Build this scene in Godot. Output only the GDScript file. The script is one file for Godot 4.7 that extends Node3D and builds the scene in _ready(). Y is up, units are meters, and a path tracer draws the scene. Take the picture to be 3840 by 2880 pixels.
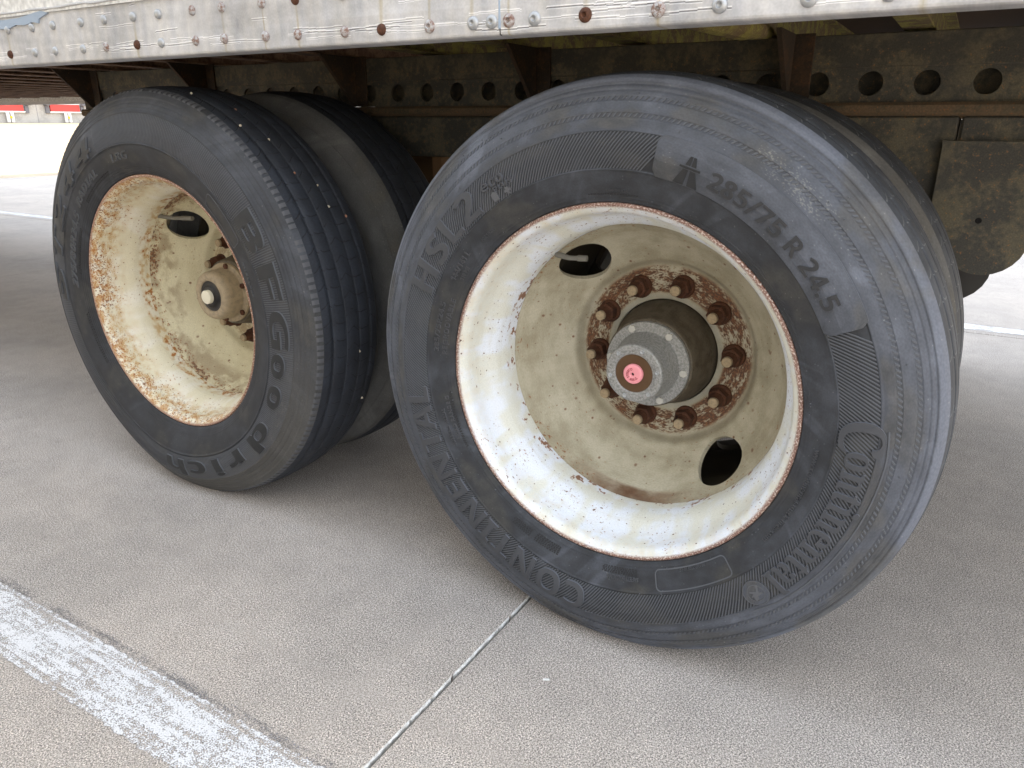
extends Node3D
# Tandem axle of a parked semi-trailer on a concrete lot.

const AXLE_Y := 0.505        # loaded radius: axle height
const WHEEL_X := [0.0, -1.222]
const ZC := -0.115           # centre line of an outer tyre, measured from its rim flange plane

var rng := RandomNumberGenerator.new()
var M := {}
var relief_kind := 0         # 0: right tyre, 1: left tyre, 2: plain

# ---------------------------------------------------------------- small helpers
func tag(o: Node, label := "", category := "", group := "", kind := "") -> void:
	if label: o.set_meta("label", label)
	if category: o.set_meta("category", category)
	if group: o.set_meta("group", group)
	if kind: o.set_meta("kind", kind)

func node3(called: String, parent: Node, at := Vector3.ZERO) -> Node3D:
	var o := Node3D.new()
	o.name = called
	o.position = at
	parent.add_child(o, true)
	return o

func put(called: String, mesh: Mesh, mat: Material, parent: Node, at := Vector3.ZERO) -> MeshInstance3D:
	var o := MeshInstance3D.new()
	o.name = called
	o.mesh = mesh
	o.material_override = mat
	o.position = at
	o.cast_shadow = GeometryInstance3D.SHADOW_CASTING_SETTING_ON
	parent.add_child(o, true)
	return o

func S() -> SurfaceTool:
	var st := SurfaceTool.new()
	st.begin(Mesh.PRIMITIVE_TRIANGLES)
	return st

# a flat-shaded quad a b c d, counter-clockwise seen from its front
func quad(st: SurfaceTool, a: Vector3, b: Vector3, c: Vector3, d: Vector3, uv := [Vector2(0, 0), Vector2(1, 0), Vector2(1, 1), Vector2(0, 1)]) -> void:
	var n := (b - a).cross(c - a)
	if n.length_squared() < 1e-16:
		n = (c - a).cross(d - a)
	n = n.normalized()
	var p := [a, c, b, a, d, c]
	var q := [0, 2, 1, 0, 3, 2]
	for i in 6:
		st.set_normal(n)
		st.set_uv(uv[q[i]])
		st.add_vertex(p[i])

func tri(st: SurfaceTool, a: Vector3, b: Vector3, c: Vector3) -> void:
	var n := (b - a).cross(c - a).normalized()
	for v in [a, c, b]:
		st.set_normal(n)
		st.set_uv(Vector2(v.x, v.y))
		st.add_vertex(v)

# box with chamfered edges (along all twelve edges)
func box(st: SurfaceTool, lo: Vector3, hi: Vector3, ch := 0.0) -> void:
	var c := (lo + hi) * 0.5
	var h := (hi - lo) * 0.5
	ch = minf(ch, minf(h.x, minf(h.y, h.z)) * 0.6)
	for ax in 3:
		var u := (ax + 1) % 3
		var v := (ax + 2) % 3
		for s in [-1.0, 1.0]:
			var pts := []
			for k in [[-1, -1], [1, -1], [1, 1], [-1, 1]]:
				var p := Vector3.ZERO
				p[ax] = s * h[ax]
				p[u] = k[0] * (h[u] - ch)
				p[v] = k[1] * (h[v] - ch)
				pts.append(c + p)
			if s > 0: quad(st, pts[0], pts[1], pts[2], pts[3])
			else: quad(st, pts[3], pts[2], pts[1], pts[0])
		if ch > 0.0:
			for su in [-1.0, 1.0]:
				for sv in [-1.0, 1.0]:
					var e := []
					for k in [[-1, 0], [1, 0], [1, 1], [-1, 1]]:
						var p := Vector3.ZERO
						p[ax] = k[0] * (h[ax] - ch)
						p[u] = su * (h[u] if k[1] == 0 else h[u] - ch)
						p[v] = sv * (h[v] - ch if k[1] == 0 else h[v])
						e.append(c + p)
					if su * sv > 0: quad(st, e[0], e[1], e[2], e[3])
					else: quad(st, e[3], e[2], e[1], e[0])
	if ch > 0.0:
		for sx in [-1.0, 1.0]:
			for sy in [-1.0, 1.0]:
				for sz in [-1.0, 1.0]:
					var a := c + Vector3(sx * h.x, sy * (h.y - ch), sz * (h.z - ch))
					var b := c + Vector3(sx * (h.x - ch), sy * h.y, sz * (h.z - ch))
					var d := c + Vector3(sx * (h.x - ch), sy * (h.y - ch), sz * h.z)
					if sx * sy * sz > 0: tri(st, a, b, d)
					else: tri(st, a, d, b)

func box_mesh(lo: Vector3, hi: Vector3, ch := 0.0) -> ArrayMesh:
	var st := S()
	box(st, lo, hi, ch)
	return st.commit()

# surface of revolution about the local z axis; profile of (r, z); flat edges where a point repeats
func lathe(st: SurfaceTool, prof: PackedVector2Array, seg: int, vmap = null, bend = null, a0 := 0.0, a1 := TAU, urep := 1.0) -> void:
	var n := prof.size()
	var nrm := PackedVector2Array()
	for i in n:
		var a := prof[maxi(i - 1, 0)]
		var b := prof[mini(i + 1, n - 1)]
		var t := b - a
		var q := Vector2(-t.y, t.x)
		nrm.append(q.normalized() if q.length() > 1e-9 else Vector2(0, 1))
	var len := PackedFloat32Array([0.0])
	for i in range(1, n):
		len.append(len[i - 1] + prof[i].distance_to(prof[i - 1]))
	var rows: Array[PackedVector3Array] = []
	for j in seg + 1:
		var th := a0 + (a1 - a0) * j / seg
		var c := cos(th)
		var s := sin(th)
		var row := PackedVector3Array()
		row.resize(n)
		for i in n:
			var v := Vector3(prof[i].x * c, prof[i].x * s, prof[i].y)
			row[i] = bend.call(v) if bend != null else v
		rows.append(row)
	for j in seg:
		var t0 := a0 + (a1 - a0) * j / seg
		var t1 := a0 + (a1 - a0) * (j + 1) / seg
		var k := [[j, t0], [j + 1, t1]]
		for i in n - 1:
			var idx := [[0, i], [1, i], [1, i + 1], [0, i], [1, i + 1], [0, i + 1]]
			for e in idx:
				var th: float = k[e[0]][1]
				var q: Vector2 = nrm[e[1]]
				st.set_normal(Vector3(q.x * cos(th), q.x * sin(th), q.y))
				var vv: float = vmap.call(prof[e[1]]) if vmap != null else len[e[1]] / len[n - 1]
				st.set_uv(Vector2(th / TAU * urep, vv))
				st.add_vertex(rows[k[e[0]][0]][e[1]])

func lathe_mesh(prof: PackedVector2Array, seg: int, vmap = null, bend = null, urep := 1.0) -> ArrayMesh:
	var st := S()
	lathe(st, prof, seg, vmap, bend, 0.0, TAU, urep)
	st.index()
	return st.commit()

func pv(a: Array) -> PackedVector2Array:
	var o := PackedVector2Array()
	for p in a:
		o.append(Vector2(p[0], p[1]))
	return o

# tube along a polyline
func tube(st: SurfaceTool, pts: Array, rad: Array, seg := 12, cap := true) -> void:
	var rings := []
	var up := Vector3(0.13, 1, 0.21)
	for i in pts.size():
		var d: Vector3 = (pts[mini(i + 1, pts.size() - 1)] - pts[maxi(i - 1, 0)]).normalized()
		var x := d.cross(up).normalized()
		var y := x.cross(d).normalized()
		var ring := []
		for k in seg:
			var a := TAU * k / seg
			ring.append(pts[i] + (x * cos(a) + y * sin(a)) * float(rad[i]))
		rings.append(ring)
	for i in pts.size() - 1:
		for k in seg:
			var k2 := (k + 1) % seg
			quad(st, rings[i][k], rings[i][k2], rings[i + 1][k2], rings[i + 1][k])
	if cap:
		for e in [0, pts.size() - 1]:
			for k in range(1, seg - 1):
				if e == 0: tri(st, rings[e][0], rings[e][k + 1], rings[e][k])
				else: tri(st, rings[e][0], rings[e][k], rings[e][k + 1])

# prism of an xy polygon between two depths
func prism(st: SurfaceTool, poly: PackedVector2Array, z0: float, z1: float) -> void:
	if Geometry2D.is_polygon_clockwise(poly):
		poly.reverse()
	var t := Geometry2D.triangulate_polygon(poly)
	for i in range(0, t.size(), 3):
		var a := poly[t[i]]
		var b := poly[t[i + 1]]
		var c := poly[t[i + 2]]
		if (b - a).cross(c - a) < 0:
			var w := b
			b = c
			c = w
		tri(st, Vector3(a.x, a.y, z1), Vector3(b.x, b.y, z1), Vector3(c.x, c.y, z1))
		tri(st, Vector3(a.x, a.y, z0), Vector3(c.x, c.y, z0), Vector3(b.x, b.y, z0))
	for i in poly.size():
		var a := poly[i]
		var b := poly[(i + 1) % poly.size()]
		quad(st, Vector3(a.x, a.y, z0), Vector3(b.x, b.y, z0), Vector3(b.x, b.y, z1), Vector3(a.x, a.y, z1))

# ---------------------------------------------------------------- textures
func nz(seed_: int, freq: float, w: int, h: int, oct := 4, type := FastNoiseLite.TYPE_SIMPLEX_SMOOTH, kx := 1, ky := 1) -> PackedByteArray:
	var n := FastNoiseLite.new()
	n.seed = seed_
	n.noise_type = type
	n.frequency = freq
	n.fractal_octaves = oct
	if oct <= 1:
		n.fractal_type = FastNoiseLite.FRACTAL_NONE
	if type == FastNoiseLite.TYPE_CELLULAR:
		n.cellular_return_type = FastNoiseLite.RETURN_DISTANCE
	var im := n.get_seamless_image(w / kx, h / ky)
	if kx > 1 or ky > 1:
		im.resize(w, h, Image.INTERPOLATE_CUBIC)
	if im.get_format() != Image.FORMAT_L8:
		im.convert(Image.FORMAT_L8)
	return im.get_data()

func tex(bytes: PackedByteArray, w: int, h: int, f := Image.FORMAT_RGB8) -> ImageTexture:
	return ImageTexture.create_from_image(Image.create_from_data(w, h, false, f, bytes))

func sm(a: float, b: float, x: float) -> float:
	var t := clampf((x - a) / (b - a), 0.0, 1.0)
	return t * t * (3.0 - 2.0 * t)

func mat(col: Color, rough := 0.8, metal := 0.0) -> StandardMaterial3D:
	var m := StandardMaterial3D.new()
	m.albedo_color = col
	m.roughness = rough
	m.metallic = metal
	return m

func mat_tex(t: Texture2D, rough := 0.8, metal := 0.0, bump: Texture2D = null, depth := 0.1) -> StandardMaterial3D:
	var m := mat(Color.WHITE, rough, metal)
	m.albedo_texture = t
	if bump:
		m.heightmap_enabled = true
		m.heightmap_texture = bump
		m.heightmap_scale = depth
	return m

func triplanar(m: StandardMaterial3D, scale: float) -> StandardMaterial3D:
	m.uv1_triplanar = true
	m.uv1_world_triplanar = true
	m.uv1_scale = Vector3.ONE * scale
	return m

# mottled surface: three colours by two noises plus specks
func mottle(seed_: int, size: int, a: Color, b: Color, c: Color, fr: float, speck: float, cut := 0.55) -> Array:
	var n1 := nz(seed_, fr, size, size, 5)
	var n2 := nz(seed_ + 1, fr * 6.0, size, size, 3)
	var n3 := nz(seed_ + 2, 0.18, size, size, 2)
	var out := PackedByteArray()
	out.resize(size * size * 3)
	var hgt := PackedByteArray()
	hgt.resize(size * size)
	for i in size * size:
		var x := n1[i] / 255.0
		var y := n2[i] / 255.0
		var z := n3[i] / 255.0
		var t := sm(cut - 0.16, cut + 0.16, x * 0.65 + y * 0.35)
		var col := a.lerp(b, t)
		col = col.lerp(c, sm(0.66, 0.8, y * 0.5 + z * 0.5) * speck)
		var g := 0.86 + 0.28 * z
		out[i * 3] = clampi(int(col.r * g * 255.0), 0, 255)
		out[i * 3 + 1] = clampi(int(col.g * g * 255.0), 0, 255)
		out[i * 3 + 2] = clampi(int(col.b * g * 255.0), 0, 255)
		hgt[i] = clampi(int((0.5 * x + 0.3 * y + 0.2 * z) * 255.0), 0, 255)
	return [tex(out, size, size), tex(hgt, size, size, Image.FORMAT_L8)]

# polar texture of a tyre sidewall: u turns with the angle, v = (r - 0.32) / 0.21
func tyre_tex(seed_: int, dark: Color, dust: Color, lo: float, hi: float, kind: int) -> ImageTexture:
	var w := 2048
	var h := 256
	var n1 := nz(seed_, 0.006, w, h, 5)
	var n2 := nz(seed_ + 1, 0.03, w, h, 4)
	var st := nz(seed_ + 2, 0.02, w, h, 3, FastNoiseLite.TYPE_SIMPLEX_SMOOTH, 1, 8)
	var ft := nz(seed_ + 4, 0.05, w, h, 2, FastNoiseLite.TYPE_SIMPLEX_SMOOTH, 8, 1)
	var fine := nz(seed_ + 3, 0.25, w, h, 2)
	var brown := Color(0.36, 0.34, 0.3)
	var out := PackedByteArray()
	out.resize(w * h * 3)
	for y in h:
		var r := 0.32 + 0.21 * y / h
		var zone := lerpf(lo, hi, sm(0.36, 0.50, r))
		if kind == 0:
			zone += 0.10 * sm(0.43, 0.44, r) - 0.12 * sm(0.378, 0.374, r)
			if r > 0.378 and r < 0.433: zone -= 0.34
			zone += 0.30 * sm(0.503, 0.507, r)
		elif kind == 1 and r > 0.398 and r < 0.463: zone += 0.18
		for x in w:
			var i := y * w + x
			var sx := y * w + posmod(x + y / 2, w)
			var a := n1[i] / 255.0
			var b := n2[i] / 255.0
			var s := st[sx] / 255.0
			var t := zone + (a - 0.5) * 0.6 + (b - 0.5) * 0.26 + (ft[i] / 255.0 - 0.5) * 0.07
			t += 0.22 * sm(0.6, 0.82, s) * (0.35 + 0.65 * sm(0.42, 0.6, a))
			t = clampf(t, 0.0, 1.0)
			var col := dark.lerp(dust, t)
			col = col.lerp(brown, 0.35 * sm(0.55, 0.75, 1.0 - a) * (0.3 + b))
			var f := fine[i] / 255.0
			var ang := wrapf(360.0 * x / w, -180.0, 180.0)
			var patch := 0.0
			if kind == 1:
				patch = sm(16.0, 2.0, absf(ang + 30.0)) * sm(0.03, 0.008, absf(r - 0.448))
				col = col.lerp(brown, 0.5 * sm(75.0, 20.0, absf(ang + 55.0)) * sm(0.40, 0.46, r))
			elif kind == 0:
				patch = sm(18.0, 4.0, absf(ang - 52.0)) * sm(0.025, 0.006, absf(r - 0.456))
			if patch > 0.02 and f * 0.7 + b * 0.3 > 0.84 - 0.22 * patch:
				col = col.lerp(Color(0.60, 0.58, 0.50), 0.34)
			if f > 0.9 and b > 0.45:
				col = col.lerp(Color(0.62, 0.61, 0.56), 0.5)
			var g := 0.9 + 0.2 * f
			out[i * 3] = clampi(int(col.r * g * 255.0), 0, 255)
			out[i * 3 + 1] = clampi(int(col.g * g * 255.0), 0, 255)
			out[i * 3 + 2] = clampi(int(col.b * g * 255.0), 0, 255)
	return tex(out, w, h)

# tread: a quarter of the circumference, with sipes across the ribs
func tread_tex(seed_: int, base: Color, sipe: Color) -> Array:
	var w := 1024
	var h := 256
	var n1 := nz(seed_, 0.01, w, h, 5)
	var n2 := nz(seed_ + 1, 0.12, w, h, 3)
	var out := PackedByteArray()
	out.resize(w * h * 3)
	var hg := PackedByteArray()
	hg.resize(w * h)
	for y in h:
		for x in w:
			var i := y * w + x
			var g := 0.75 + 0.35 * n1[i] / 255.0 + 0.2 * n2[i] / 255.0
			var col := base
			# chevron sipes: 20 per quarter turn, a different phase on each rib
			var v := float(y) / h
			var rib := int(v * 5.0)
			var rv := v * 5.0 - rib
			var zig := absf(rv - 0.5) * 26.0 * (1.0 if rib % 2 == 0 else -1.0) + rib * 17.0
			var ph := fposmod(x + zig + sin(rv * 9.0) * 3.0, 51.2)
			var d := absf(ph - 25.6)
			var hgt := 0.75
			if d < 2.2 and rv > 0.06 and rv < 0.94 and n1[i] > 70:
				var k := 1.0 - d / 2.2
				col = col.lerp(sipe, 0.75 * k)
				hgt = 0.75 - 0.6 * k
			hg[i] = int((hgt + 0.06 * (n2[i] / 255.0 - 0.5)) * 255.0)
			out[i * 3] = clampi(int(col.r * g * 255.0), 0, 255)
			out[i * 3 + 1] = clampi(int(col.g * g * 255.0), 0, 255)
			out[i * 3 + 2] = clampi(int(col.b * g * 255.0), 0, 255)
	return [tex(out, w, h), tex(hg, w, h, Image.FORMAT_L8)]

# rim barrel: v runs from the flange lip (0) inwards along the profile (1)
func rim_tex(seed_: int, paint: Color, chalk: Color, rust: Color, deep: Color, heavy: float) -> ImageTexture:
	var w := 2048
	var h := 384
	var big := nz(seed_, 0.006, w, h, 4)
	var mid := nz(seed_ + 1, 0.03, w, h, 4)
	var sp := nz(seed_ + 2, 0.085, w, h, 2)
	var sp2 := nz(seed_ + 3, 0.2, w, h, 2)
	var str_ := nz(seed_ + 4, 0.02, w, h, 3, FastNoiseLite.TYPE_SIMPLEX_SMOOTH, 1, 6)
	var around := nz(seed_ + 5, 0.03, w, h, 3, FastNoiseLite.TYPE_SIMPLEX_SMOOTH, 8, 1)
	var out := PackedByteArray()
	out.resize(w * h * 3)
	for y in h:
		var v := float(y) / h
		var lip := 1.0 - sm(0.075, 0.1, v)
		var edge := 1.0 - sm(0.1, 0.45, v)
		var well := sm(0.5, 0.56, v) * (1.0 - sm(0.62, 0.68, v))
		for x in w:
			var i := y * w + x
			var a := big[i] / 255.0
			var b := mid[i] / 255.0
			var c := sp[i] / 255.0
			var d := sp2[i] / 255.0
			var col := paint.lerp(chalk, sm(0.35, 0.65, a * 0.6 + str_[i] / 255.0 * 0.4))
			col = col.lerp(Color(0.66, 0.62, 0.52), 0.15 * sm(0.55, 0.8, around[i] / 255.0) * (0.3 + 0.7 * v))
			# fine stain
			var stain := heavy * edge * sm(0.35, 0.75, b * 0.6 + d * 0.4) + heavy * 0.5 * well * sm(0.35, 0.7, b)
			col = col.lerp(Color(0.66, 0.47, 0.24), clampf(stain, 0.0, 0.8))
			# pin-hole specks and bigger flakes
			var dens := 0.0 + 0.16 * heavy * edge + 0.08 * heavy * well + 0.22 * (a - 0.55) + 0.08 * (b - 0.5)
			if c * 0.5 + d * 0.5 > 0.78 - dens - 0.07 * edge * heavy:
				col = col.lerp(rust if b > 0.45 else deep, 0.85)
			if c > 0.83 and b > 0.56:
				col = col.lerp(deep, 0.9)
			if well > 0.3 and b * 0.5 + c * 0.25 + a * 0.25 > 0.60:
				col = col.lerp(rust, 0.8 * well)
			# the lip is bare, brown and chipped
			var lipcol := deep.lerp(Color(0.62, 0.47, 0.42), 0.55 + 0.4 * (b - 0.5))
			if d > 0.62: lipcol = lipcol.lerp(Color(0.85, 0.82, 0.78), 0.7)
			col = col.lerp(lipcol, lip * (0.95 if v > 0.02 else 1.0))
			var g := 0.95 + 0.1 * d
			out[i * 3] = clampi(int(col.r * g * 255.0), 0, 255)
			out[i * 3 + 1] = clampi(int(col.g * g * 255.0), 0, 255)
			out[i * 3 + 2] = clampi(int(col.b * g * 255.0), 0, 255)
	return tex(out, w, h)

# wheel disc: v = (0.28 - r) / 0.17, from the barrel to the bore
func disc_tex(seed_: int, paint: Color, dirt: Color, rust: Color, deep: Color, heavy: float) -> ImageTexture:
	var w := 1024
	var h := 384
	var big := nz(seed_, 0.008, w, h, 4)
	var mid := nz(seed_ + 1, 0.03, w, h, 4)
	var sp := nz(seed_ + 2, 0.1, w, h, 2)
	var sp2 := nz(seed_ + 3, 0.25, w, h, 2)
	var str_ := nz(seed_ + 4, 0.03, w, h, 3, FastNoiseLite.TYPE_SIMPLEX_SMOOTH, 1, 6)
	var out := PackedByteArray()
	out.resize(w * h * 3)
	for y in h:
		var r := 0.28 - 0.17 * y / h
		var ring := sm(0.182, 0.172, r) * sm(0.122, 0.128, r)
		var seat := sm(0.124, 0.119, r)
		var root := sm(0.258, 0.275, r)
		for x in w:
			var i := y * w + x
			var th := 360.0 * x / w
			var low := maxf(0.0, cos(deg_to_rad(th - 268.0)))
			var a := big[i] / 255.0
			var b := mid[i] / 255.0
			var c := sp[i] / 255.0
			var d := sp2[i] / 255.0
			var col := paint.lerp(dirt, clampf(0.75 * sm(0.2, 0.85, a * 0.5 + b * 0.25 + str_[i] / 255.0 * 0.25), 0.0, 1.0))
			if c * 0.6 + d * 0.4 > 0.78 - 0.02 * heavy and b + a > 0.9:
				col = col.lerp(rust if b > 0.5 else deep, 0.6)
			# dirt washed into the corner between disc and barrel, most of it at the bottom
			var puddle := pow(low, 16.0) * sm(0.2, 0.6, root) * (1.0 - heavy)
			col = col.lerp(deep.lerp(rust, 0.25 * b), clampf(puddle * (0.35 + 0.9 * b), 0.0, 0.9))
			col = col.lerp(Color(0.55, 0.48, 0.38), 0.55 * heavy * sm(0.25, 0.9, sm(0.225, 0.262, r)) * sm(0.35, 0.65, a * 0.5 + b * 0.5))
			if c * 0.45 + d * 0.4 + b * 0.15 > 0.80 - 0.20 * root * (heavy + 0.6 * sm(0.5, 0.6, a)):
				col = col.lerp(rust if d > 0.55 else deep, 0.8)
			# rusty ring under the nuts
			var rr := (1.0 if heavy < 0.5 else 0.3) * clampf(ring * sm(0.385, 0.54, b * 0.36 + c * 0.28 + d * 0.16 + a * 0.2), 0.0, 1.0) * (1.0)
			col = col.lerp(rust.lerp(deep, sm(0.35, 0.65, c * 0.5 + d * 0.5)), rr * 0.92)
			col = col.lerp(Color(0.66, 0.65, 0.6), seat * 0.75 * (1.0 - 0.4 * b))
			var g := 0.93 + 0.14 * d
			out[i * 3] = clampi(int(col.r * g * 255.0), 0, 255)
			out[i * 3 + 1] = clampi(int(col.g * g * 255.0), 0, 255)
			out[i * 3 + 2] = clampi(int(col.b * g * 255.0), 0, 255)
	for k in 150:
		var x := rng.randi_range(0, w - 1)
		var y := rng.randi_range(20, 250)
		var rad := rng.randf_range(1.6, 4.2) if rng.randf() < 0.4 else rng.randf_range(0.8, 1.8)
		var amt := rng.randf_range(0.35, 0.85)
		for dy in range(-9, 10):
			for dx in range(-5, 6):
				var d := sqrt(dx * dx * 2.8 + dy * dy * 0.45) / rad
				var yy := y + dy
				if d < 1.3 and yy >= 0 and yy < h:
					var q := (yy * w + posmod(x + dx, w)) * 3
					var f := amt * sm(1.3, 0.5, d)
					out[q] = int(lerpf(out[q], deep.r * 330.0, f))
					out[q + 1] = int(lerpf(out[q + 1], deep.g * 330.0, f))
					out[q + 2] = int(lerpf(out[q + 2], deep.b * 330.0, f))
	return tex(out, w, h)

# scratched aluminium rail: u along x (2 m per tile), v up (0.25 m)
func rail_tex(seed_: int) -> Array:
	var w := 2048
	var h := 256
	var n1 := nz(seed_, 0.004, w, h, 4)
	var n2 := nz(seed_ + 1, 0.03, w, h, 4)
	var sx := nz(seed_ + 2, 0.03, w, h, 3, FastNoiseLite.TYPE_SIMPLEX_SMOOTH, 16, 1)
	var sy := nz(seed_ + 3, 0.03, w, h, 3, FastNoiseLite.TYPE_SIMPLEX_SMOOTH, 1, 8)
	var fine := nz(seed_ + 4, 0.2, w, h, 2)
	var alb := PackedFloat32Array()
	alb.resize(w * h)
	var hg := PackedFloat32Array()
	hg.resize(w * h)
	for i in w * h:
		alb[i] = 0.715 + 0.14 * (n1[i] / 255.0 - 0.5) + 0.09 * (n2[i] / 255.0 - 0.5) + 0.06 * (sx[i] / 255.0 - 0.5) + 0.07 * (sy[i] / 255.0 - 0.5) + 0.06 * (fine[i] / 255.0 - 0.5)
		hg[i] = 0.5 + 0.12 * (n2[i] / 255.0 - 0.5)
	# gouges: wandering scrapes, a dark furrow with a bright burr beside it
	for k in 75:
		var x0 := rng.randi_range(0, w - 1)
		var band := rng.randf()
		var y0 := rng.randf_range(20, 42) if band < 0.5 else rng.randf_range(6, 200)
		var ln := rng.randi_range(20, 150)
		var wob := rng.randf_range(0.0, 6.28)
		var tilt := rng.randf_range(-0.02, 0.02)
		var thick := rng.randi_range(1, 2)
		var dark := rng.randf_range(0.12, 0.34)
		for q in ln:
			var x := (x0 + q) % w
			var y := int(y0 + tilt * q + sin(q * 0.05 + wob) * 0.9)
			for t in range(-1, thick + 2):
				var yy := y + t
				if yy < 0 or yy >= h: continue
				var i := yy * w + x
				if t < thick and t >= 0:
					alb[i] -= dark * (0.4 + 0.6 * fine[i] / 255.0)
					hg[i] -= 0.35
				else:
					alb[i] += 0.16
					hg[i] += 0.2
	var out := PackedByteArray()
	out.resize(w * h * 3)
	var hb := PackedByteArray()
	hb.resize(w * h)
	var runs := PackedFloat32Array()
	runs.resize(w)
	var runs_up := PackedFloat32Array()
	runs_up.resize(w)
	for q in [[-0.42, 1], [-0.319, 1], [-0.236, 1], [-0.039, 1], [-0.617, 0], [-1.095, 0], [-0.705, 0], [-0.817, 0], [-1.603, 0], [0.272, 1], [0.072, 0], [-0.168, 0]]:
		var cx := int(fposmod(q[0] / 2.0, 1.0) * w)
		var half := rng.randi_range(2, 5)
		for k in range(-half, half + 1):
			runs[posmod(cx + k, w)] = (1.0 - absf(k) / (half + 1.0)) * rng.randf_range(0.6, 1.0)
			runs_up[posmod(cx + k, w)] = q[1]
	for y in h:
		for x in w:
			var i := y * w + x
			var a := clampf(alb[i], 0.12, 0.92)
			var warm := 0.018 * (sy[i] / 255.0 - 0.45)
			var run: float = runs[x] * sm(10.0, 60.0, float(y) if runs_up[x] > 0.5 else 90.0 - y * 0.7) * (0.4 + 0.6 * n2[i] / 255.0)
			a = a * (1.0 - 0.25 * run)
			warm += 0.075 * run
			out[i * 3] = clampi(int((a + warm) * 255.0), 0, 255)
			out[i * 3 + 1] = clampi(int((a + warm * 0.4) * 255.0), 0, 255)
			out[i * 3 + 2] = clampi(int((a - warm * 1.1 + 0.006) * 255.0), 0, 255)
			hb[i] = clampi(int(clampf(hg[i], 0.0, 1.0) * 255.0), 0, 255)
	return [tex(out, w, h), tex(hb, w, h, Image.FORMAT_L8)]

func ground_tex(seed_: int) -> Array:
	var w := 1024
	var n1 := nz(seed_, 0.20, w, w, 2)
	var n2 := nz(seed_ + 1, 0.12, w, w, 3)
	var n3 := nz(seed_ + 2, 0.02, w, w, 4)
	var out := PackedByteArray()
	out.resize(w * w * 3)
	var hg := PackedByteArray()
	hg.resize(w * w)
	for i in w * w:
		var a := n1[i] / 255.0
		var b := n2[i] / 255.0
		var c := n3[i] / 255.0
		var g := 0.665 + 0.66 * (a - 0.5) + 0.30 * (b - 0.5) + 0.04 * (c - 0.5)
		var cr := 1.0
		if a > 0.86 and b > 0.5: g += 0.16
		if a < 0.17: g -= 0.08
		out[i * 3] = clampi(int(g * 1.028 * 255.0), 0, 255)
		out[i * 3 + 1] = clampi(int(g * 0.98 * 255.0), 0, 255)
		out[i * 3 + 2] = clampi(int(g * 0.935 * 255.0), 0, 255)
		hg[i] = clampi(int((0.5 + 0.7 * (a - 0.5) + 0.3 * (b - 0.5)) * 255.0), 0, 255)
	return [tex(out, w, w), tex(hg, w, w, Image.FORMAT_L8)]

# slow stains over many metres, multiplied over the grain
func stain_tex(seed_: int) -> ImageTexture:
	var w := 1024
	var n1 := nz(seed_, 0.006, w, w, 5)
	var n2 := nz(seed_ + 1, 0.05, w, w, 4)
	var n3 := nz(seed_ + 2, 0.15, w, w, 2)
	var out := PackedByteArray()
	out.resize(w * w * 3)
	for i in w * w:
		var g := 0.96 + 0.12 * (n1[i] / 255.0 - 0.5) + 0.07 * (n2[i] / 255.0 - 0.5)
		var warm := 0.012 * (n1[i] / 255.0 - 0.5)
		out[i * 3] = clampi(int((g + warm) * 255.0), 0, 255)
		out[i * 3 + 1] = clampi(int(g * 255.0), 0, 255)
		out[i * 3 + 2] = clampi(int((g - warm) * 255.0), 0, 255)
	# flecks of paint and pale stone, short rubber scuffs, a few dark drips
	for k in 5200:
		var x := rng.randi_range(0, w - 1)
		var y := rng.randi_range(0, w - 1)
		var ln := 1 if rng.randf() < 0.75 else 2
		var up := rng.randi_range(8, 38) if rng.randf() < 0.8 else -rng.randi_range(8, 30)
		for q in ln:
			var i := (posmod(y + q / 2, w) * w + posmod(x + q, w)) * 3
			for c in 3: out[i + c] = clampi(out[i + c] + up, 0, 255)
	for k in 26:
		var x := rng.randi_range(0, w - 1)
		var y := rng.randi_range(0, w - 1)
		var rad := rng.randf_range(1.5, 6.0)
		var amt := rng.randf_range(8.0, 22.0)
		for dy in range(-8, 9):
			for dx in range(-8, 9):
				var d := sqrt(dx * dx + dy * dy) / rad
				if d < 1.0:
					var i := (posmod(y + dy, w) * w + posmod(x + dx, w)) * 3
					for c in 3: out[i + c] = clampi(out[i + c] - int(amt * (1.0 - d)), 0, 255)
	return tex(out, w, w)

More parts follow.
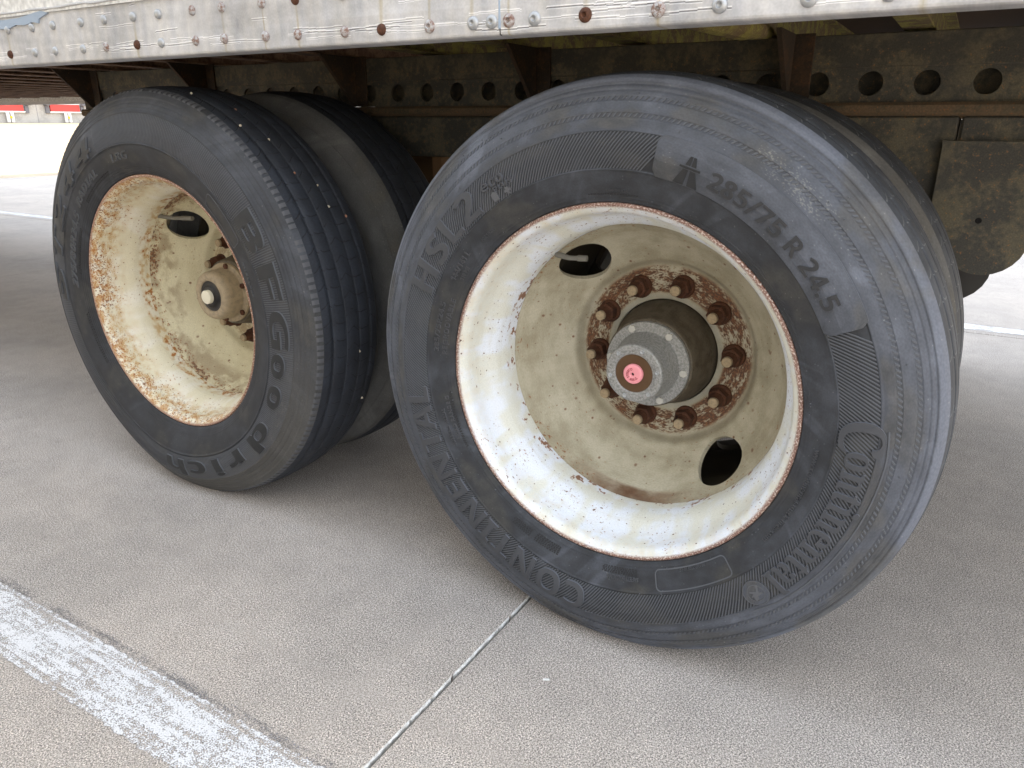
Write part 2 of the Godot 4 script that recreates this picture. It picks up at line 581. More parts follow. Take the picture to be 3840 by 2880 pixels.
# worn white paint with ragged edges, alpha in the texture; u along (2 m), v across (0.2 m, the stripe is the middle 0.123)
func stripe_tex(seed_: int) -> ImageTexture:
	var w := 2048
	var h := 256
	var n1 := nz(seed_, 0.22, w, h, 2)
	var n2 := nz(seed_ + 1, 0.05, w, h, 3)
	var n3 := nz(seed_ + 2, 0.008, w, h, 4)
	var sx := nz(seed_ + 3, 0.04, w, h, 3, FastNoiseLite.TYPE_SIMPLEX_SMOOTH, 8, 1)
	var out := PackedByteArray()
	out.resize(w * h * 4)
	for y in h:
		for x in w:
			var i := y * w + x
			var v := (float(y) / h - 0.5) * 0.2
			var a := n1[i] / 255.0
			var b := n2[i] / 255.0
			var c := n3[i] / 255.0
			var s := sx[i] / 255.0
			var e := 0.0615 - absf(v + 0.003 * (c - 0.5)) + 0.008 * (b - 0.5)
			var on := a * 0.5 + b * 0.25 + s * 0.25
			# thinner along the two roller edges, thicker in the middle
			var keep := 0.415 + 0.18 * (c - 0.5)
			if absf(absf(v) - 0.050) < 0.004: keep += 0.10
			if e < 0.006: keep += 0.05
			var al := sm(keep - 0.05, keep + 0.07, on) * sm(-0.001, 0.002, e) * 0.96
			var g := 0.86 + 0.16 * (a - 0.5)
			var r := g
			var bb := g * 1.01
			# grey line of the older, offset coat along the far edge
			if e < 0.001 and v < 0.0 and v > -0.082 + 0.006 * b:
				var k := sm(0.36, 0.55, b * 0.6 + s * 0.4) * 0.55 * sm(0.4, 0.62, a * 0.7 + s * 0.3)
				if k > al:
					al = k
					g = 0.30 + 0.1 * a
					if a > 0.68: g = 0.75
					r = g
					bb = g * 1.04
			out[i * 4] = clampi(int(r * 255.0), 0, 255)
			out[i * 4 + 1] = clampi(int(g * 255.0), 0, 255)
			out[i * 4 + 2] = clampi(int(bb * 255.0), 0, 255)
			out[i * 4 + 3] = clampi(int(al * 255.0), 0, 255)
	return tex(out, w, h, Image.FORMAT_RGBA8)

func materials() -> void:
	var rust := Color(0.50, 0.30, 0.16)
	var deep := Color(0.30, 0.19, 0.13)
	var g := ground_tex(11)
	var gm := mat_tex(g[0], 0.92, 0.0, g[1], 0.05)
	gm.detail_enabled = true
	gm.detail_blend_mode = BaseMaterial3D.BLEND_MODE_MUL
	gm.detail_albedo = stain_tex(31)
	gm.detail_uv_layer = BaseMaterial3D.DETAIL_UV_2
	var dm := Image.create(4, 4, false, Image.FORMAT_RGB8)
	dm.fill(Color.WHITE)
	gm.detail_mask = ImageTexture.create_from_image(dm)
	M.ground = gm
	M.far_ground = gm.duplicate()
	M.far_ground.albedo_color = Color(1.0, 0.945, 0.84)
	M.stripe = mat_tex(stripe_tex(41), 0.8)
	M.stripe.transparency = BaseMaterial3D.TRANSPARENCY_ALPHA
	M.sealant = mat(Color(0.86, 0.86, 0.85), 0.7)
	var os := mottle(45, 256, Color(0.88, 0.88, 0.87), Color(0.74, 0.73, 0.71), Color(0.34, 0.33, 0.32), 0.03, 0.9)
	M.old_sealant = triplanar(mat_tex(os[0], 0.85), 8.0)
	M.gap = mat(Color(0.05, 0.05, 0.05), 0.95)
	M.tyre_r = mat_tex(tyre_tex(101, Color(0.145, 0.153, 0.168), Color(0.385, 0.403, 0.445), 0.22, 0.56, 0), 0.72)
	M.tyre_l = mat_tex(tyre_tex(111, Color(0.125, 0.131, 0.145), Color(0.295, 0.307, 0.335), 0.10, 0.42, 1), 0.68)
	M.tyre_plate = mat_tex(tyre_tex(105, Color(0.145, 0.153, 0.168), Color(0.385, 0.403, 0.445), 0.40, 0.48, 1), 0.72)
	M.tyre_in = mat_tex(tyre_tex(121, Color(0.25, 0.25, 0.25), Color(0.42, 0.42, 0.415), 0.5, 0.6, 2), 0.85)
	var t1 := tread_tex(131, Color(0.205, 0.218, 0.24), Color(0.46, 0.47, 0.465))
	M.tread_r = mat_tex(t1[0], 0.75, 0.0, t1[1], 0.15)
	var t2 := tread_tex(135, Color(0.16, 0.175, 0.205), Color(0.05, 0.05, 0.055))
	M.tread_l = mat_tex(t2[0], 0.75, 0.0, t2[1], 0.15)
	M.letter_r = mat(Color(0.36, 0.37, 0.395), 0.62)
	M.letter_d = mat(Color(0.33, 0.335, 0.35), 0.7)
	M.letter_l = mat(Color(0.36, 0.37, 0.385), 0.6)
	for k in ["letter_r", "letter_d", "letter_l"]: M[k].vertex_color_use_as_albedo = true
	M.symbol = mat(Color(0.13, 0.133, 0.14), 0.75)
	M.symbol_r = mat(Color(0.33, 0.335, 0.35), 0.65)
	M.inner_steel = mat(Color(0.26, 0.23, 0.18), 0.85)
	M.rib_r = mat(Color(0.32, 0.33, 0.35), 0.75)
	M.rib_l = mat(Color(0.31, 0.315, 0.33), 0.7)
	M.rim_r = mat_tex(rim_tex(201, Color(0.84, 0.84, 0.80), Color(0.87, 0.89, 0.92), Color(0.46, 0.29, 0.19), Color(0.28, 0.18, 0.14), 0.12), 0.5)
	M.rim_l = mat_tex(rim_tex(211, Color(0.84, 0.81, 0.71), Color(0.87, 0.85, 0.79), Color(0.60, 0.37, 0.16), Color(0.42, 0.25, 0.13), 0.95), 0.5)
	M.disc_r = mat_tex(disc_tex(221, Color(0.73, 0.705, 0.625), Color(0.57, 0.54, 0.45), rust, deep, 0.2), 0.55)
	M.disc_l = mat_tex(disc_tex(231, Color(0.82, 0.79, 0.67), Color(0.74, 0.70, 0.57), rust, deep, 1.0), 0.55)
	var rs := mottle(301, 512, Color(0.34, 0.20, 0.12), Color(0.24, 0.14, 0.09), Color(0.52, 0.33, 0.18), 0.02, 0.8)
	M.rust = triplanar(mat_tex(rs[0], 0.85, 0.0, rs[1], 0.08), 5.0)
	var cs := mottle(311, 512, Color(0.60, 0.60, 0.59), Color(0.46, 0.46, 0.45), Color(0.86, 0.86, 0.85), 0.05, 0.7)
	M.cast = triplanar(mat_tex(cs[0], 0.5, 0.35, cs[1], 0.05), 6.0)
	var cd := mottle(315, 512, Color(0.64, 0.58, 0.48), Color(0.55, 0.50, 0.42), Color(0.42, 0.29, 0.18), 0.02, 0.6)
	M.cast_dusty = triplanar(mat_tex(cd[0], 0.7, 0.1, cd[1], 0.05), 6.0)
	var hb := mottle(321, 512, Color(0.36, 0.33, 0.28), Color(0.25, 0.22, 0.17), Color(0.40, 0.28, 0.14), 0.015, 0.5)
	M.bolt = mat(Color(0.70, 0.69, 0.66), 0.6)
	M.hub = triplanar(mat_tex(hb[0], 0.6, 0.1, hb[1], 0.05), 4.0)
	M.stud_tip = triplanar(mat_tex(cd[0], 0.8), 14.0)
	M.stud_tip.albedo_color = Color(1.0, 0.98, 0.95)
	M.black = mat(Color(0.09, 0.085, 0.08), 0.45)
	M.brown_lens = mat(Color(0.33, 0.24, 0.15), 0.3)
	M.pink = mat(Color(0.90, 0.58, 0.61), 0.55)
	M.pale_plug = mat(Color(0.86, 0.84, 0.76), 0.55)
	M.pink_dark = mat(Color(0.60, 0.28, 0.32), 0.6)
	M.valve = mat(Color(0.46, 0.45, 0.42), 0.6, 0.2)
	var us := mottle(331, 1024, Color(0.25, 0.245, 0.225), Color(0.355, 0.335, 0.275), Color(0.52, 0.35, 0.20), 0.008, 0.75)
	M.frame = triplanar(mat_tex(us[0], 0.8, 0.0, us[1], 0.12), 1.3)
	var uf := mottle(335, 512, Color(0.38, 0.31, 0.23), Color(0.30, 0.27, 0.21), Color(0.50, 0.31, 0.16), 0.01, 0.9)
	M.frame_rust = triplanar(mat_tex(uf[0], 0.85, 0.0, uf[1], 0.12), 2.0)
	var um := mottle(341, 512, Color(0.42, 0.36, 0.27), Color(0.54, 0.52, 0.28), Color(0.68, 0.63, 0.42), 0.01, 0.9, 0.5)
	M.moss = triplanar(mat_tex(um[0], 0.95, 0.0, um[1], 0.5), 3.0)
	M.moss.albedo_color = Color(1.0, 1.0, 1.0)
	var ub := mottle(345, 512, Color(0.52, 0.42, 0.34), Color(0.40, 0.31, 0.25), Color(0.30, 0.18, 0.10), 0.01, 0.7)
	M.beam = triplanar(mat_tex(ub[0], 0.85, 0.0, ub[1], 0.1), 2.0)
	var rt := rail_tex(351)
	M.rail = mat_tex(rt[0], 0.5, 0.1, rt[1], 0.06)
	M.rivet = mat(Color(0.66, 0.67, 0.68), 0.4, 0.5)
	M.rivet_rust = triplanar(mat_tex(rs[0], 0.8, 0.0, rs[1], 0.05), 9.0)
	var rv := mottle(355, 512, Color(0.70, 0.71, 0.72), Color(0.42, 0.27, 0.20), Color(0.50, 0.36, 0.28), 0.02, 0.5, 0.54)
	M.rivet_spotted = triplanar(mat_tex(rv[0], 0.6), 9.0)
	M.blue_sealant = mat(Color(0.60, 0.66, 0.73), 0.7)
	var ps := mottle(361, 512, Color(0.84, 0.84, 0.83), Color(0.80, 0.80, 0.79), Color(0.70, 0.69, 0.66), 0.01, 0.3)
	M.panel = triplanar(mat_tex(ps[0], 0.5), 0.6)
	M.gap_block_tan = mat(Color(0.45, 0.34, 0.22), 0.8)  # colour of the added block that closes the gap between the tyres
	var gu := mottle(349, 512, Color(0.20, 0.165, 0.13), Color(0.27, 0.20, 0.14), Color(0.38, 0.24, 0.12), 0.012, 0.6)
	M.gusset = triplanar(mat_tex(gu[0], 0.9), 2.0)
	M.wood = mat(Color(0.25, 0.18, 0.13), 0.9)
	var cw := mottle(371, 512, Color(0.68, 0.67, 0.65), Color(0.62, 0.61, 0.59), Color(0.5, 0.5, 0.48), 0.01, 0.3)
	M.dock_wall = triplanar(mat_tex(cw[0], 0.9), 0.2)
	M.dock_door = mat(Color(0.90, 0.90, 0.89), 0.6)
	M.dock_red = mat(Color(0.74, 0.26, 0.24), 0.6)
	M.dock_seal = mat(Color(0.42, 0.42, 0.44), 0.8)
	M.dock_pad = mat(Color(0.10, 0.10, 0.10), 0.9)
	M.yellow = mat(Color(0.88, 0.74, 0.12), 0.6)
	M.pebble = mat(Color(0.80, 0.76, 0.68), 0.8)
	M.pebble_tan = mat(Color(0.62, 0.45, 0.36), 0.8)

# ---------------------------------------------------------------- tyre shape
func z_base(r: float) -> float:
	var d := r - 0.41
	return 0.0265 - (3.27 if d < 0.0 else 4.0) * d * d

func bump_at(r: float, c: float, w: float) -> float:
	return maxf(0.0, 1.0 - absf(r - c) / w)

func relief(r: float, kind: int) -> float:
	var z := 0.0
	if kind == 0:
		z += 0.0012 * bump_at(r, 0.3335, 0.0018) + 0.0008 * bump_at(r, 0.338, 0.0012)
		z += 0.0014 * bump_at(r, 0.3765, 0.0022) + 0.0012 * bump_at(r, 0.4345, 0.002)
		if r > 0.378 and r < 0.433: z -= 0.0010
		if (r > 0.4535 and r < 0.4605) or (r > 0.4785 and r < 0.4845): z -= 0.0014
		z -= 0.0022 * bump_at(r, 0.4935, 0.0022) + 0.003 * bump_at(r, 0.5015, 0.002)
	elif kind == 1:
		for k in 4: z += 0.0009 * bump_at(r, 0.331 + 0.005 * k, 0.0014)
		z += 0.0022 * bump_at(r, 0.395, 0.003) + 0.0018 * bump_at(r, 0.466, 0.003)
		if r > 0.398 and r < 0.463: z -= 0.0010
		z -= 0.002 * bump_at(r, 0.476, 0.002) + 0.002 * bump_at(r, 0.486, 0.002)
		if r > 0.496: z += 0.002 * sm(0.496, 0.499, r)
	else:
		z -= 0.002 * bump_at(r, 0.48, 0.002)
		z += 0.0015 * bump_at(r, 0.39, 0.003)
	return z

# the load: flat on the ground, bulging near it (local axes, axle at the origin)
func sag(v: Vector3) -> Vector3:
	var r := Vector2(v.x, v.y).length()
	var da := absf(wrapf(atan2(v.y, v.x) + PI / 2, -PI, PI))
	var k := exp(-pow(da / 0.42, 2.0)) * sm(0.335, 0.42, r) * (1.0 - 0.55 * sm(0.46, 0.52, r))
	v.z += 0.015 * k * (1.0 if v.z > ZC else -1.0)
	if v.y < -AXLE_Y + 0.0008:
		v.y = -AXLE_Y + 0.0008
	return v

func sag_in(v: Vector3) -> Vector3:   # the same for the second tyre of a pair
	var q := sag(Vector3(v.x, v.y, v.z + 0.342))
	return Vector3(q.x, q.y, q.z - 0.342)

func on_wall(th: float, r: float, lift: float) -> Vector3:
	return sag(Vector3(r * cos(th), r * sin(th), z_base(r) + lift))

func wall_v(p: Vector2) -> float:
	return (p.x - 0.32) / 0.21

func sidewall_profile(kind: int, back: bool) -> PackedVector2Array:
	var o := PackedVector2Array()
	o.append(Vector2(0.3205, -0.012))
	var r := 0.3255
	while r < 0.5125:
		o.append(Vector2(r, z_base(r) + relief(r, kind)))
		r += 0.0013
	o.append(Vector2(0.5150, -0.021))
	o.append(Vector2(0.5168, -0.0262))
	if back:
		var q := PackedVector2Array()
		for i in range(o.size() - 1, -1, -3):
			q.append(Vector2(o[i].x, 2.0 * ZC - o[i].y))
		return q
	return o

func tread_profile(depth: float) -> PackedVector2Array:
	var o := PackedVector2Array()
	var half := 0.0888
	var cuts := [-0.063, -0.0225, 0.0225, 0.063]
	var pts := [-half]
	for c in cuts:
		pts.append_array([c - 0.0034, c - 0.0028, c - 0.0012, c + 0.0012, c + 0.0028, c + 0.0034])
	pts.append_array([-0.085, -0.075, -0.045, 0.0, 0.045, 0.075, 0.085, half])
	pts.sort()
	for i in range(pts.size() - 1, -1, -1):
		var t: float = pts[i]
		var r := 0.5168 + 0.0082 * (1.0 - pow(absf(t) / half, 2.6))
		for c in cuts:
			if absf(t - c) < 0.0029:
				r -= depth * (0.55 if absf(t - c) > 0.002 else 1.0)
		o.append(Vector2(r, ZC + t))
	return o

# raised bars laid over part of a sidewall
func ribs(r0: float, r1: float, count: int, slant: float, frac: float, hgt: float, sections := 3, skip := []) -> ArrayMesh:
	var st := S()
	for k in count:
		var th := TAU * k / count
		var deg := rad_to_deg(th)
		var out := false
		for s in skip:
			if wrapf(deg - s[0], 0.0, 360.0) < s[1]: out = true
		if out: continue
		var wd := TAU / count * frac * 0.5
		var prev := []
		for j in sections + 1:
			var t := float(j) / sections
			var r := lerpf(r0, r1, t)
			var c := th + slant * (t - 0.5)
			var row := [on_wall(c + wd, r, -0.0018), on_wall(c + wd * 0.6, r, hgt), on_wall(c - wd * 0.6, r, hgt), on_wall(c - wd, r, -0.0018)]
			if j > 0:
				for q in 3:
					quad(st, prev[q], prev[q + 1], row[q + 1], row[q])
			prev = row
	st.index()
	return st.commit()

# text bent round the wheel: reads clockwise from angle a0 to a1 (degrees), feet at r0, cap tops at r1
func ring_text(called: String, text: String, font: Font, r0: float, r1: float, a0: float, a1: float, lift: float, material: Material, parent: Node, flat_z := INF, slant := 0.0, splits := 1, tone := 0.46) -> MeshInstance3D:
	var tm := TextMesh.new()
	tm.text = text
	tm.font = font
	tm.font_size = 48
	tm.pixel_size = 0.01
	tm.depth = 0.1
	tm.curve_step = 1.5
	var arr := tm.get_mesh_arrays() if tm is PrimitiveMesh else []
	var vs: PackedVector3Array = arr[Mesh.ARRAY_VERTEX]
	var ix: PackedInt32Array = arr[Mesh.ARRAY_INDEX] if arr[Mesh.ARRAY_INDEX] != null else PackedInt32Array()
	if ix.is_empty():
		for i in vs.size(): ix.append(i)
	var lo := Vector3(1e9, 1e9, 1e9)
	var hi := -lo
	for v in vs:
		lo = lo.min(v)
		hi = hi.max(v)
	var tris := PackedVector3Array()
	for i in ix: tris.append(vs[i])
	for s in splits:
		var nt := PackedVector3Array()
		for i in range(0, tris.size(), 3):
			var a := tris[i]
			var b := tris[i + 1]
			var c := tris[i + 2]
			var ab := (a + b) * 0.5
			var bc := (b + c) * 0.5
			var ca := (c + a) * 0.5
			nt.append_array(PackedVector3Array([a, ab, ca, ab, b, bc, ca, bc, c, ab, bc, ca]))
		tris = nt
	var st := S()
	for i in range(0, tris.size(), 3):
		var w := []
		for j in 3:
			var v := tris[i + j]
			var fx := (v.x - lo.x) / (hi.x - lo.x)
			var fy := (v.y - lo.y) / (hi.y - lo.y)
			var r := lerpf(r0, r1, fy)
			var th := deg_to_rad(lerpf(a0, a1, fx) - slant * (fy - 0.5))
			var up := lift if v.z > (lo.z + hi.z) * 0.5 else -0.004
			if flat_z == INF: w.append(on_wall(th, r, up))
			else: w.append(Vector3(r * cos(th), r * sin(th), flat_z + up))
		var n: Vector3 = (w[2] - w[0]).cross(w[1] - w[0])
		if n.length_squared() < 1e-18: continue
		n = n.normalized()
		var face := absf(tris[i].z - tris[i + 1].z) < 1e-4 and absf(tris[i].z - tris[i + 2].z) < 1e-4
		for j in 3:
			st.set_normal(n)
			st.set_color(Color.WHITE * tone if face else Color.WHITE)
			st.set_uv(Vector2(w[j].x, w[j].y))
			st.add_vertex(w[j])
	return put(called, st.commit(), material, parent, Vector3(0, AXLE_Y, 0))

# flat polygons (tangential x, radial y in metres, about angle and radius) raised on a sidewall
func ring_shape(st: SurfaceTool, polys: Array, a: float, r: float, lift: float) -> void:
	for poly in polys:
		var p := PackedVector2Array(poly)
		if Geometry2D.is_polygon_clockwise(p): p.reverse()
		var w := []
		var b := []
		for q in p:
			var th := deg_to_rad(a) - q.x / r
			w.append(on_wall(th, r + q.y, lift))
			b.append(on_wall(th, r + q.y, -0.003))
		var t := Geometry2D.triangulate_polygon(p)
		for i in range(0, t.size(), 3):
			tri(st, w[t[i]], w[t[i + 1]], w[t[i + 2]]) if (p[t[i + 1]] - p[t[i]]).cross(p[t[i + 2]] - p[t[i]]) > 0 else tri(st, w[t[i]], w[t[i + 2]], w[t[i + 1]])
		for i in p.size():
			var j := (i + 1) % p.size()
			quad(st, b[i], b[j], w[j], w[i])

# smooth raised pad covering an angle range (degrees, a0 > a1), rounded at its ends
func pad(a0: float, a1: float, r0: float, r1: float, lift: float, corner: float) -> ArrayMesh:
	var st := S()
	var n := 60
	var m := 6
	var rows := []
	for j in n + 1:
		var a := lerpf(a0, a1, float(j) / n)
		var d := minf(absf(a - a0), absf(a1 - a)) * PI / 180.0 * 0.405
		var cut := 0.0
		if d < corner: cut = corner - sqrt(maxf(0.0, corner * corner - (corner - d) * (corner - d)))
		var row := []
		for i in m + 1:
			row.append(on_wall(deg_to_rad(a), lerpf(r0 + cut, r1 - cut, float(i) / m), lift))
		row.push_front(on_wall(deg_to_rad(a), r0 + cut - 0.001, -0.003))
		row.push_back(on_wall(deg_to_rad(a), r1 - cut + 0.001, -0.003))
		rows.append(row)
	for j in n:
		for i in m + 2:
			var u0 := (a0 + (a1 - a0) * j / n) / 360.0
			var u1 := (a0 + (a1 - a0) * (j + 1) / n) / 360.0
			var v0 := (lerpf(r0, r1, clampf(float(i - 1) / m, 0, 1)) - 0.32) / 0.21
			var v1 := (lerpf(r0, r1, clampf(float(i) / m, 0, 1)) - 0.32) / 0.21
			quad(st, rows[j][i], rows[j + 1][i], rows[j + 1][i + 1], rows[j][i + 1], [Vector2(u0, v0), Vector2(u1, v0), Vector2(u1, v1), Vector2(u0, v1)])
	for e in [0, n]:
		for i in m + 1:
			var t0: Vector3 = rows[e][i]
			var t1: Vector3 = rows[e][i + 1]
			quad(st, t0, t1, t1 - Vector3(0, 0, 0.004), t0 - Vector3(0, 0, 0.004))
	return st.commit()

# thin raised line along a list of (angle, radius)
func wall_line(pts: Array, wd: float, hgt: float) -> ArrayMesh:
	var st := S()
	for i in pts.size() - 1:
		var a := Vector2(deg_to_rad(pts[i][0]), pts[i][1])
		var b := Vector2(deg_to_rad(pts[i + 1][0]), pts[i + 1][1])
		var n := maxi(1, int((b - a).length() * 60.0))
		for k in n:
			var p := a.lerp(b, float(k) / n)
			var q := a.lerp(b, float(k + 1) / n)
			var d := Vector2((q.x - p.x) * p.y, q.y - p.y).normalized()
			var s := Vector2(-d.y / p.y, d.x) * wd * 0.5
			var A := on_wall(p.x - s.x, p.y - s.y, hgt)
			var B := on_wall(q.x - s.x, q.y - s.y, hgt)
			var C := on_wall(q.x + s.x, q.y + s.y, hgt)
			var D := on_wall(p.x + s.x, p.y + s.y, hgt)
			var dn := Vector3(0, 0, -0.003)
			quad(st, A, B, C, D)
			quad(st, A + dn, B + dn, B, A)
			quad(st, D, C, C + dn, D + dn)
	return st.commit()

func box_line(a0: float, a1: float, r0: float, r1: float) -> Array:
	var o := []
	var c := 0.008
	var ca := rad_to_deg(c / 0.355)
	for k in 5:
		var t := PI / 2 * k / 4
		o.append([a0 - ca + ca * cos(t), r1 - c + c * sin(t)])
	for k in 5:
		var t := PI / 2 + PI / 2 * k / 4
		o.append([a1 + ca + ca * cos(t), r1 - c + c * sin(t)])
	for k in 5:
		var t := PI + PI / 2 * k / 4
		o.append([a1 + ca + ca * cos(t), r0 + c + c * sin(t)])
	for k in 5:
		var t := 1.5 * PI + PI / 2 * k / 4
		o.append([a0 - ca + ca * cos(t), r0 + c + c * sin(t)])
	o.append(o[0])
	return o

# ---------------------------------------------------------------- wheel
func disc_profile() -> PackedVector2Array:
	return pv([[0.2765, -0.146], [0.2745, -0.153], [0.271, -0.161], [0.265, -0.174], [0.256, -0.193], [0.2465, -0.2095], [0.2355, -0.2245], [0.224, -0.2375], [0.213, -0.2485],
		[0.205, -0.2555], [0.199, -0.2595], [0.1945, -0.2625], [0.191, -0.2672], [0.1875, -0.2740], [0.1845, -0.2800], [0.1805, -0.2840], [0.176, -0.2846], [0.170, -0.2832], [0.15, -0.283], [0.135, -0.283], [0.122, -0.283], [0.1125, -0.283], [0.1105, -0.285], [0.110, -0.294]])

# lathed disc with two oval hand holes cut through it
func disc_mesh(holes: Array) -> ArrayMesh:
	var p := disc_profile()
	var n := p.size()
	var seg := 144
	var L := PackedFloat32Array([0.0])
	for i in range(1, n): L.append(L[i - 1] + p[i].distance_to(p[i - 1]))
	var at := func(th: float, s: float) -> Array:
		var i := 0
		while i < n - 2 and L[i + 1] < s: i += 1
		var t := clampf((s - L[i]) / (L[i + 1] - L[i]), 0.0, 1.0)
		var q := p[i].lerp(p[i + 1], t)
		var t0 := (p[mini(i + 1, n - 1)] - p[maxi(i - 1, 0)]).normalized()
		var t1 := (p[mini(i + 2, n - 1)] - p[i]).normalized()
		var g := t0.lerp(t1, t)
		var nr := Vector2(-g.y, g.x).normalized()
		if nr.y < 0: nr = -nr
		return [Vector3(q.x * cos(th), q.x * sin(th), q.y), Vector3(nr.x * cos(th), nr.x * sin(th), nr.y), Vector2(th / TAU, (0.28 - q.x) / 0.17)]
	var st := S()
	var emit := func(q: Array) -> void:
		var g: Vector3 = (q[2][0] - q[0][0]).cross(q[1][0] - q[0][0])
		var order := [0, 1, 2, 0, 2, 3] if g.dot(q[0][1]) > 0.0 else [0, 2, 1, 0, 3, 2]
		for i in order:
			st.set_normal(q[i][1])
			st.set_uv(q[i][2])
			st.add_vertex(q[i][0])
	var i0 := 1
	var i1 := 10     # rows that the holes lie in
	var half_j := 7
	for j in seg:
		var skip := false
		for h in holes:
			var jc := int(round(h / 360.0 * seg))
			if posmod(j - jc + half_j, seg) < 2 * half_j: skip = true
		for i in n - 1:
			if skip and i >= i0 and i < i1: continue
			var a := TAU * j / seg
			var b := TAU * (j + 1) / seg
			emit.call([at.call(a, L[i]), at.call(a, L[i + 1]), at.call(b, L[i + 1]), at.call(b, L[i])])
	for h in holes:
		var jc := int(round(h / 360.0 * seg))
		var ring := []   # boundary of the cut-out cell block, walking round it
		for j in range(-half_j, half_j): ring.append([TAU * (jc + j) / seg, L[i0]])
		for i in range(i0, i1): ring.append([TAU * (jc + half_j) / seg, L[i]])
		for j in range(half_j, -half_j, -1): ring.append([TAU * (jc + j) / seg, L[i1]])
		for i in range(i1, i0, -1): ring.append([TAU * (jc - half_j) / seg, L[i]])
		var hc := deg_to_rad(h)
		var sc := 0.0
		for i in n - 1:
			if p[i].x >= 0.241 and p[i + 1].x < 0.241: sc = lerpf(L[i], L[i + 1], (p[i].x - 0.241) / (p[i].x - p[i + 1].x))
		var inner := []
		for e in ring:
			var d := Vector2((e[0] - hc) * 0.241, e[1] - sc)
			var k := 1.0 / sqrt(pow(d.x / 0.0520, 2.0) + pow(d.y / 0.0565, 2.0))
			inner.append([hc + d.x * k / 0.241, sc + d.y * k])
		var m := ring.size()
		for q in m:
			var q2 := (q + 1) % m
			for t in 3:
				var f0 := t / 3.0
				var f1 := (t + 1) / 3.0
				var P := func(w: int, f: float) -> Array:
					return at.call(lerpf(ring[w][0], inner[w][0], f), lerpf(ring[w][1], inner[w][1], f))
				emit.call([P.call(q, f0), P.call(q, f1), P.call(q2, f1), P.call(q2, f0)])
			# thickness of the plate inside the hole
			var A: Array = at.call(inner[q][0], inner[q][1])
			var B: Array = at.call(inner[q2][0], inner[q2][1])
			var c: Vector3 = at.call(hc, sc)[0]
			var back := -0.010
			var n1: Vector3 = (c - A[0]).normalized()
			var n2: Vector3 = (c - B[0]).normalized()
			emit.call([[A[0], n1, A[2]], [A[0] + A[1] * back, n1, A[2]], [B[0] + B[1] * back, n2, B[2]], [B[0], n2, B[2]]])
	st.index()
	return st.commit()

func rim_profile() -> PackedVector2Array:
	return pv([[0.3175, -0.014], [0.3225, -0.007], [0.3245, -0.0025], [0.3242, 0.001], [0.3222, 0.003], [0.3192, 0.0028], [0.3165, 0.0005], [0.3138, -0.0035], [0.3108, -0.007],
		[0.3078, -0.0115], [0.3058, -0.018], [0.3045, -0.027], [0.3028, -0.038], [0.3008, -0.048], [0.2975, -0.058], [0.2925, -0.069], [0.2870, -0.080], [0.2825, -0.091], [0.2795, -0.102], [0.2780, -0.114], [0.2772, -0.128], [0.2768, -0.146],
		[0.2772, -0.165], [0.285, -0.182], [0.298, -0.197], [0.304, -0.212], [0.311, -0.224], [0.3225, -0.226], [0.3245, -0.230]])

func hex_nut(st: SurfaceTool, c: Vector3, rad: float, h: float, turn: float) -> void:
	var lo := []
	var hi := []
	var cap := []
	for k in 6:
		var a := turn + TAU * k / 6
		var d := Vector3(cos(a), sin(a), 0)
		lo.append(c + d * rad)
		hi.append(c + d * rad + Vector3(0, 0, h * 0.86))
		cap.append(c + d * rad * 0.82 + Vector3(0, 0, h))
	for k in 6:
		var m := (k + 1) % 6
		quad(st, lo[k], lo[m], hi[m], hi[k])
		quad(st, hi[k], hi[m], cap[m], cap[k])
	for k in range(1, 5): tri(st, cap[0], cap[k], cap[k + 1])

func make_lug_nut(parent: Node, ang: float, turn: float) -> void:
	var c := Vector3(cos(ang), sin(ang), 0) * 0.1429
	var o := put("lug_nut", M.nut_mesh, M.rust, parent, Vector3(c.x, AXLE_Y + c.y, -0.283))
	o.rotation.z = turn
	put("wheel_stud", M.stud_mesh, M.stud_tip, parent, Vector3(c.x, AXLE_Y + c.y, -0.283))

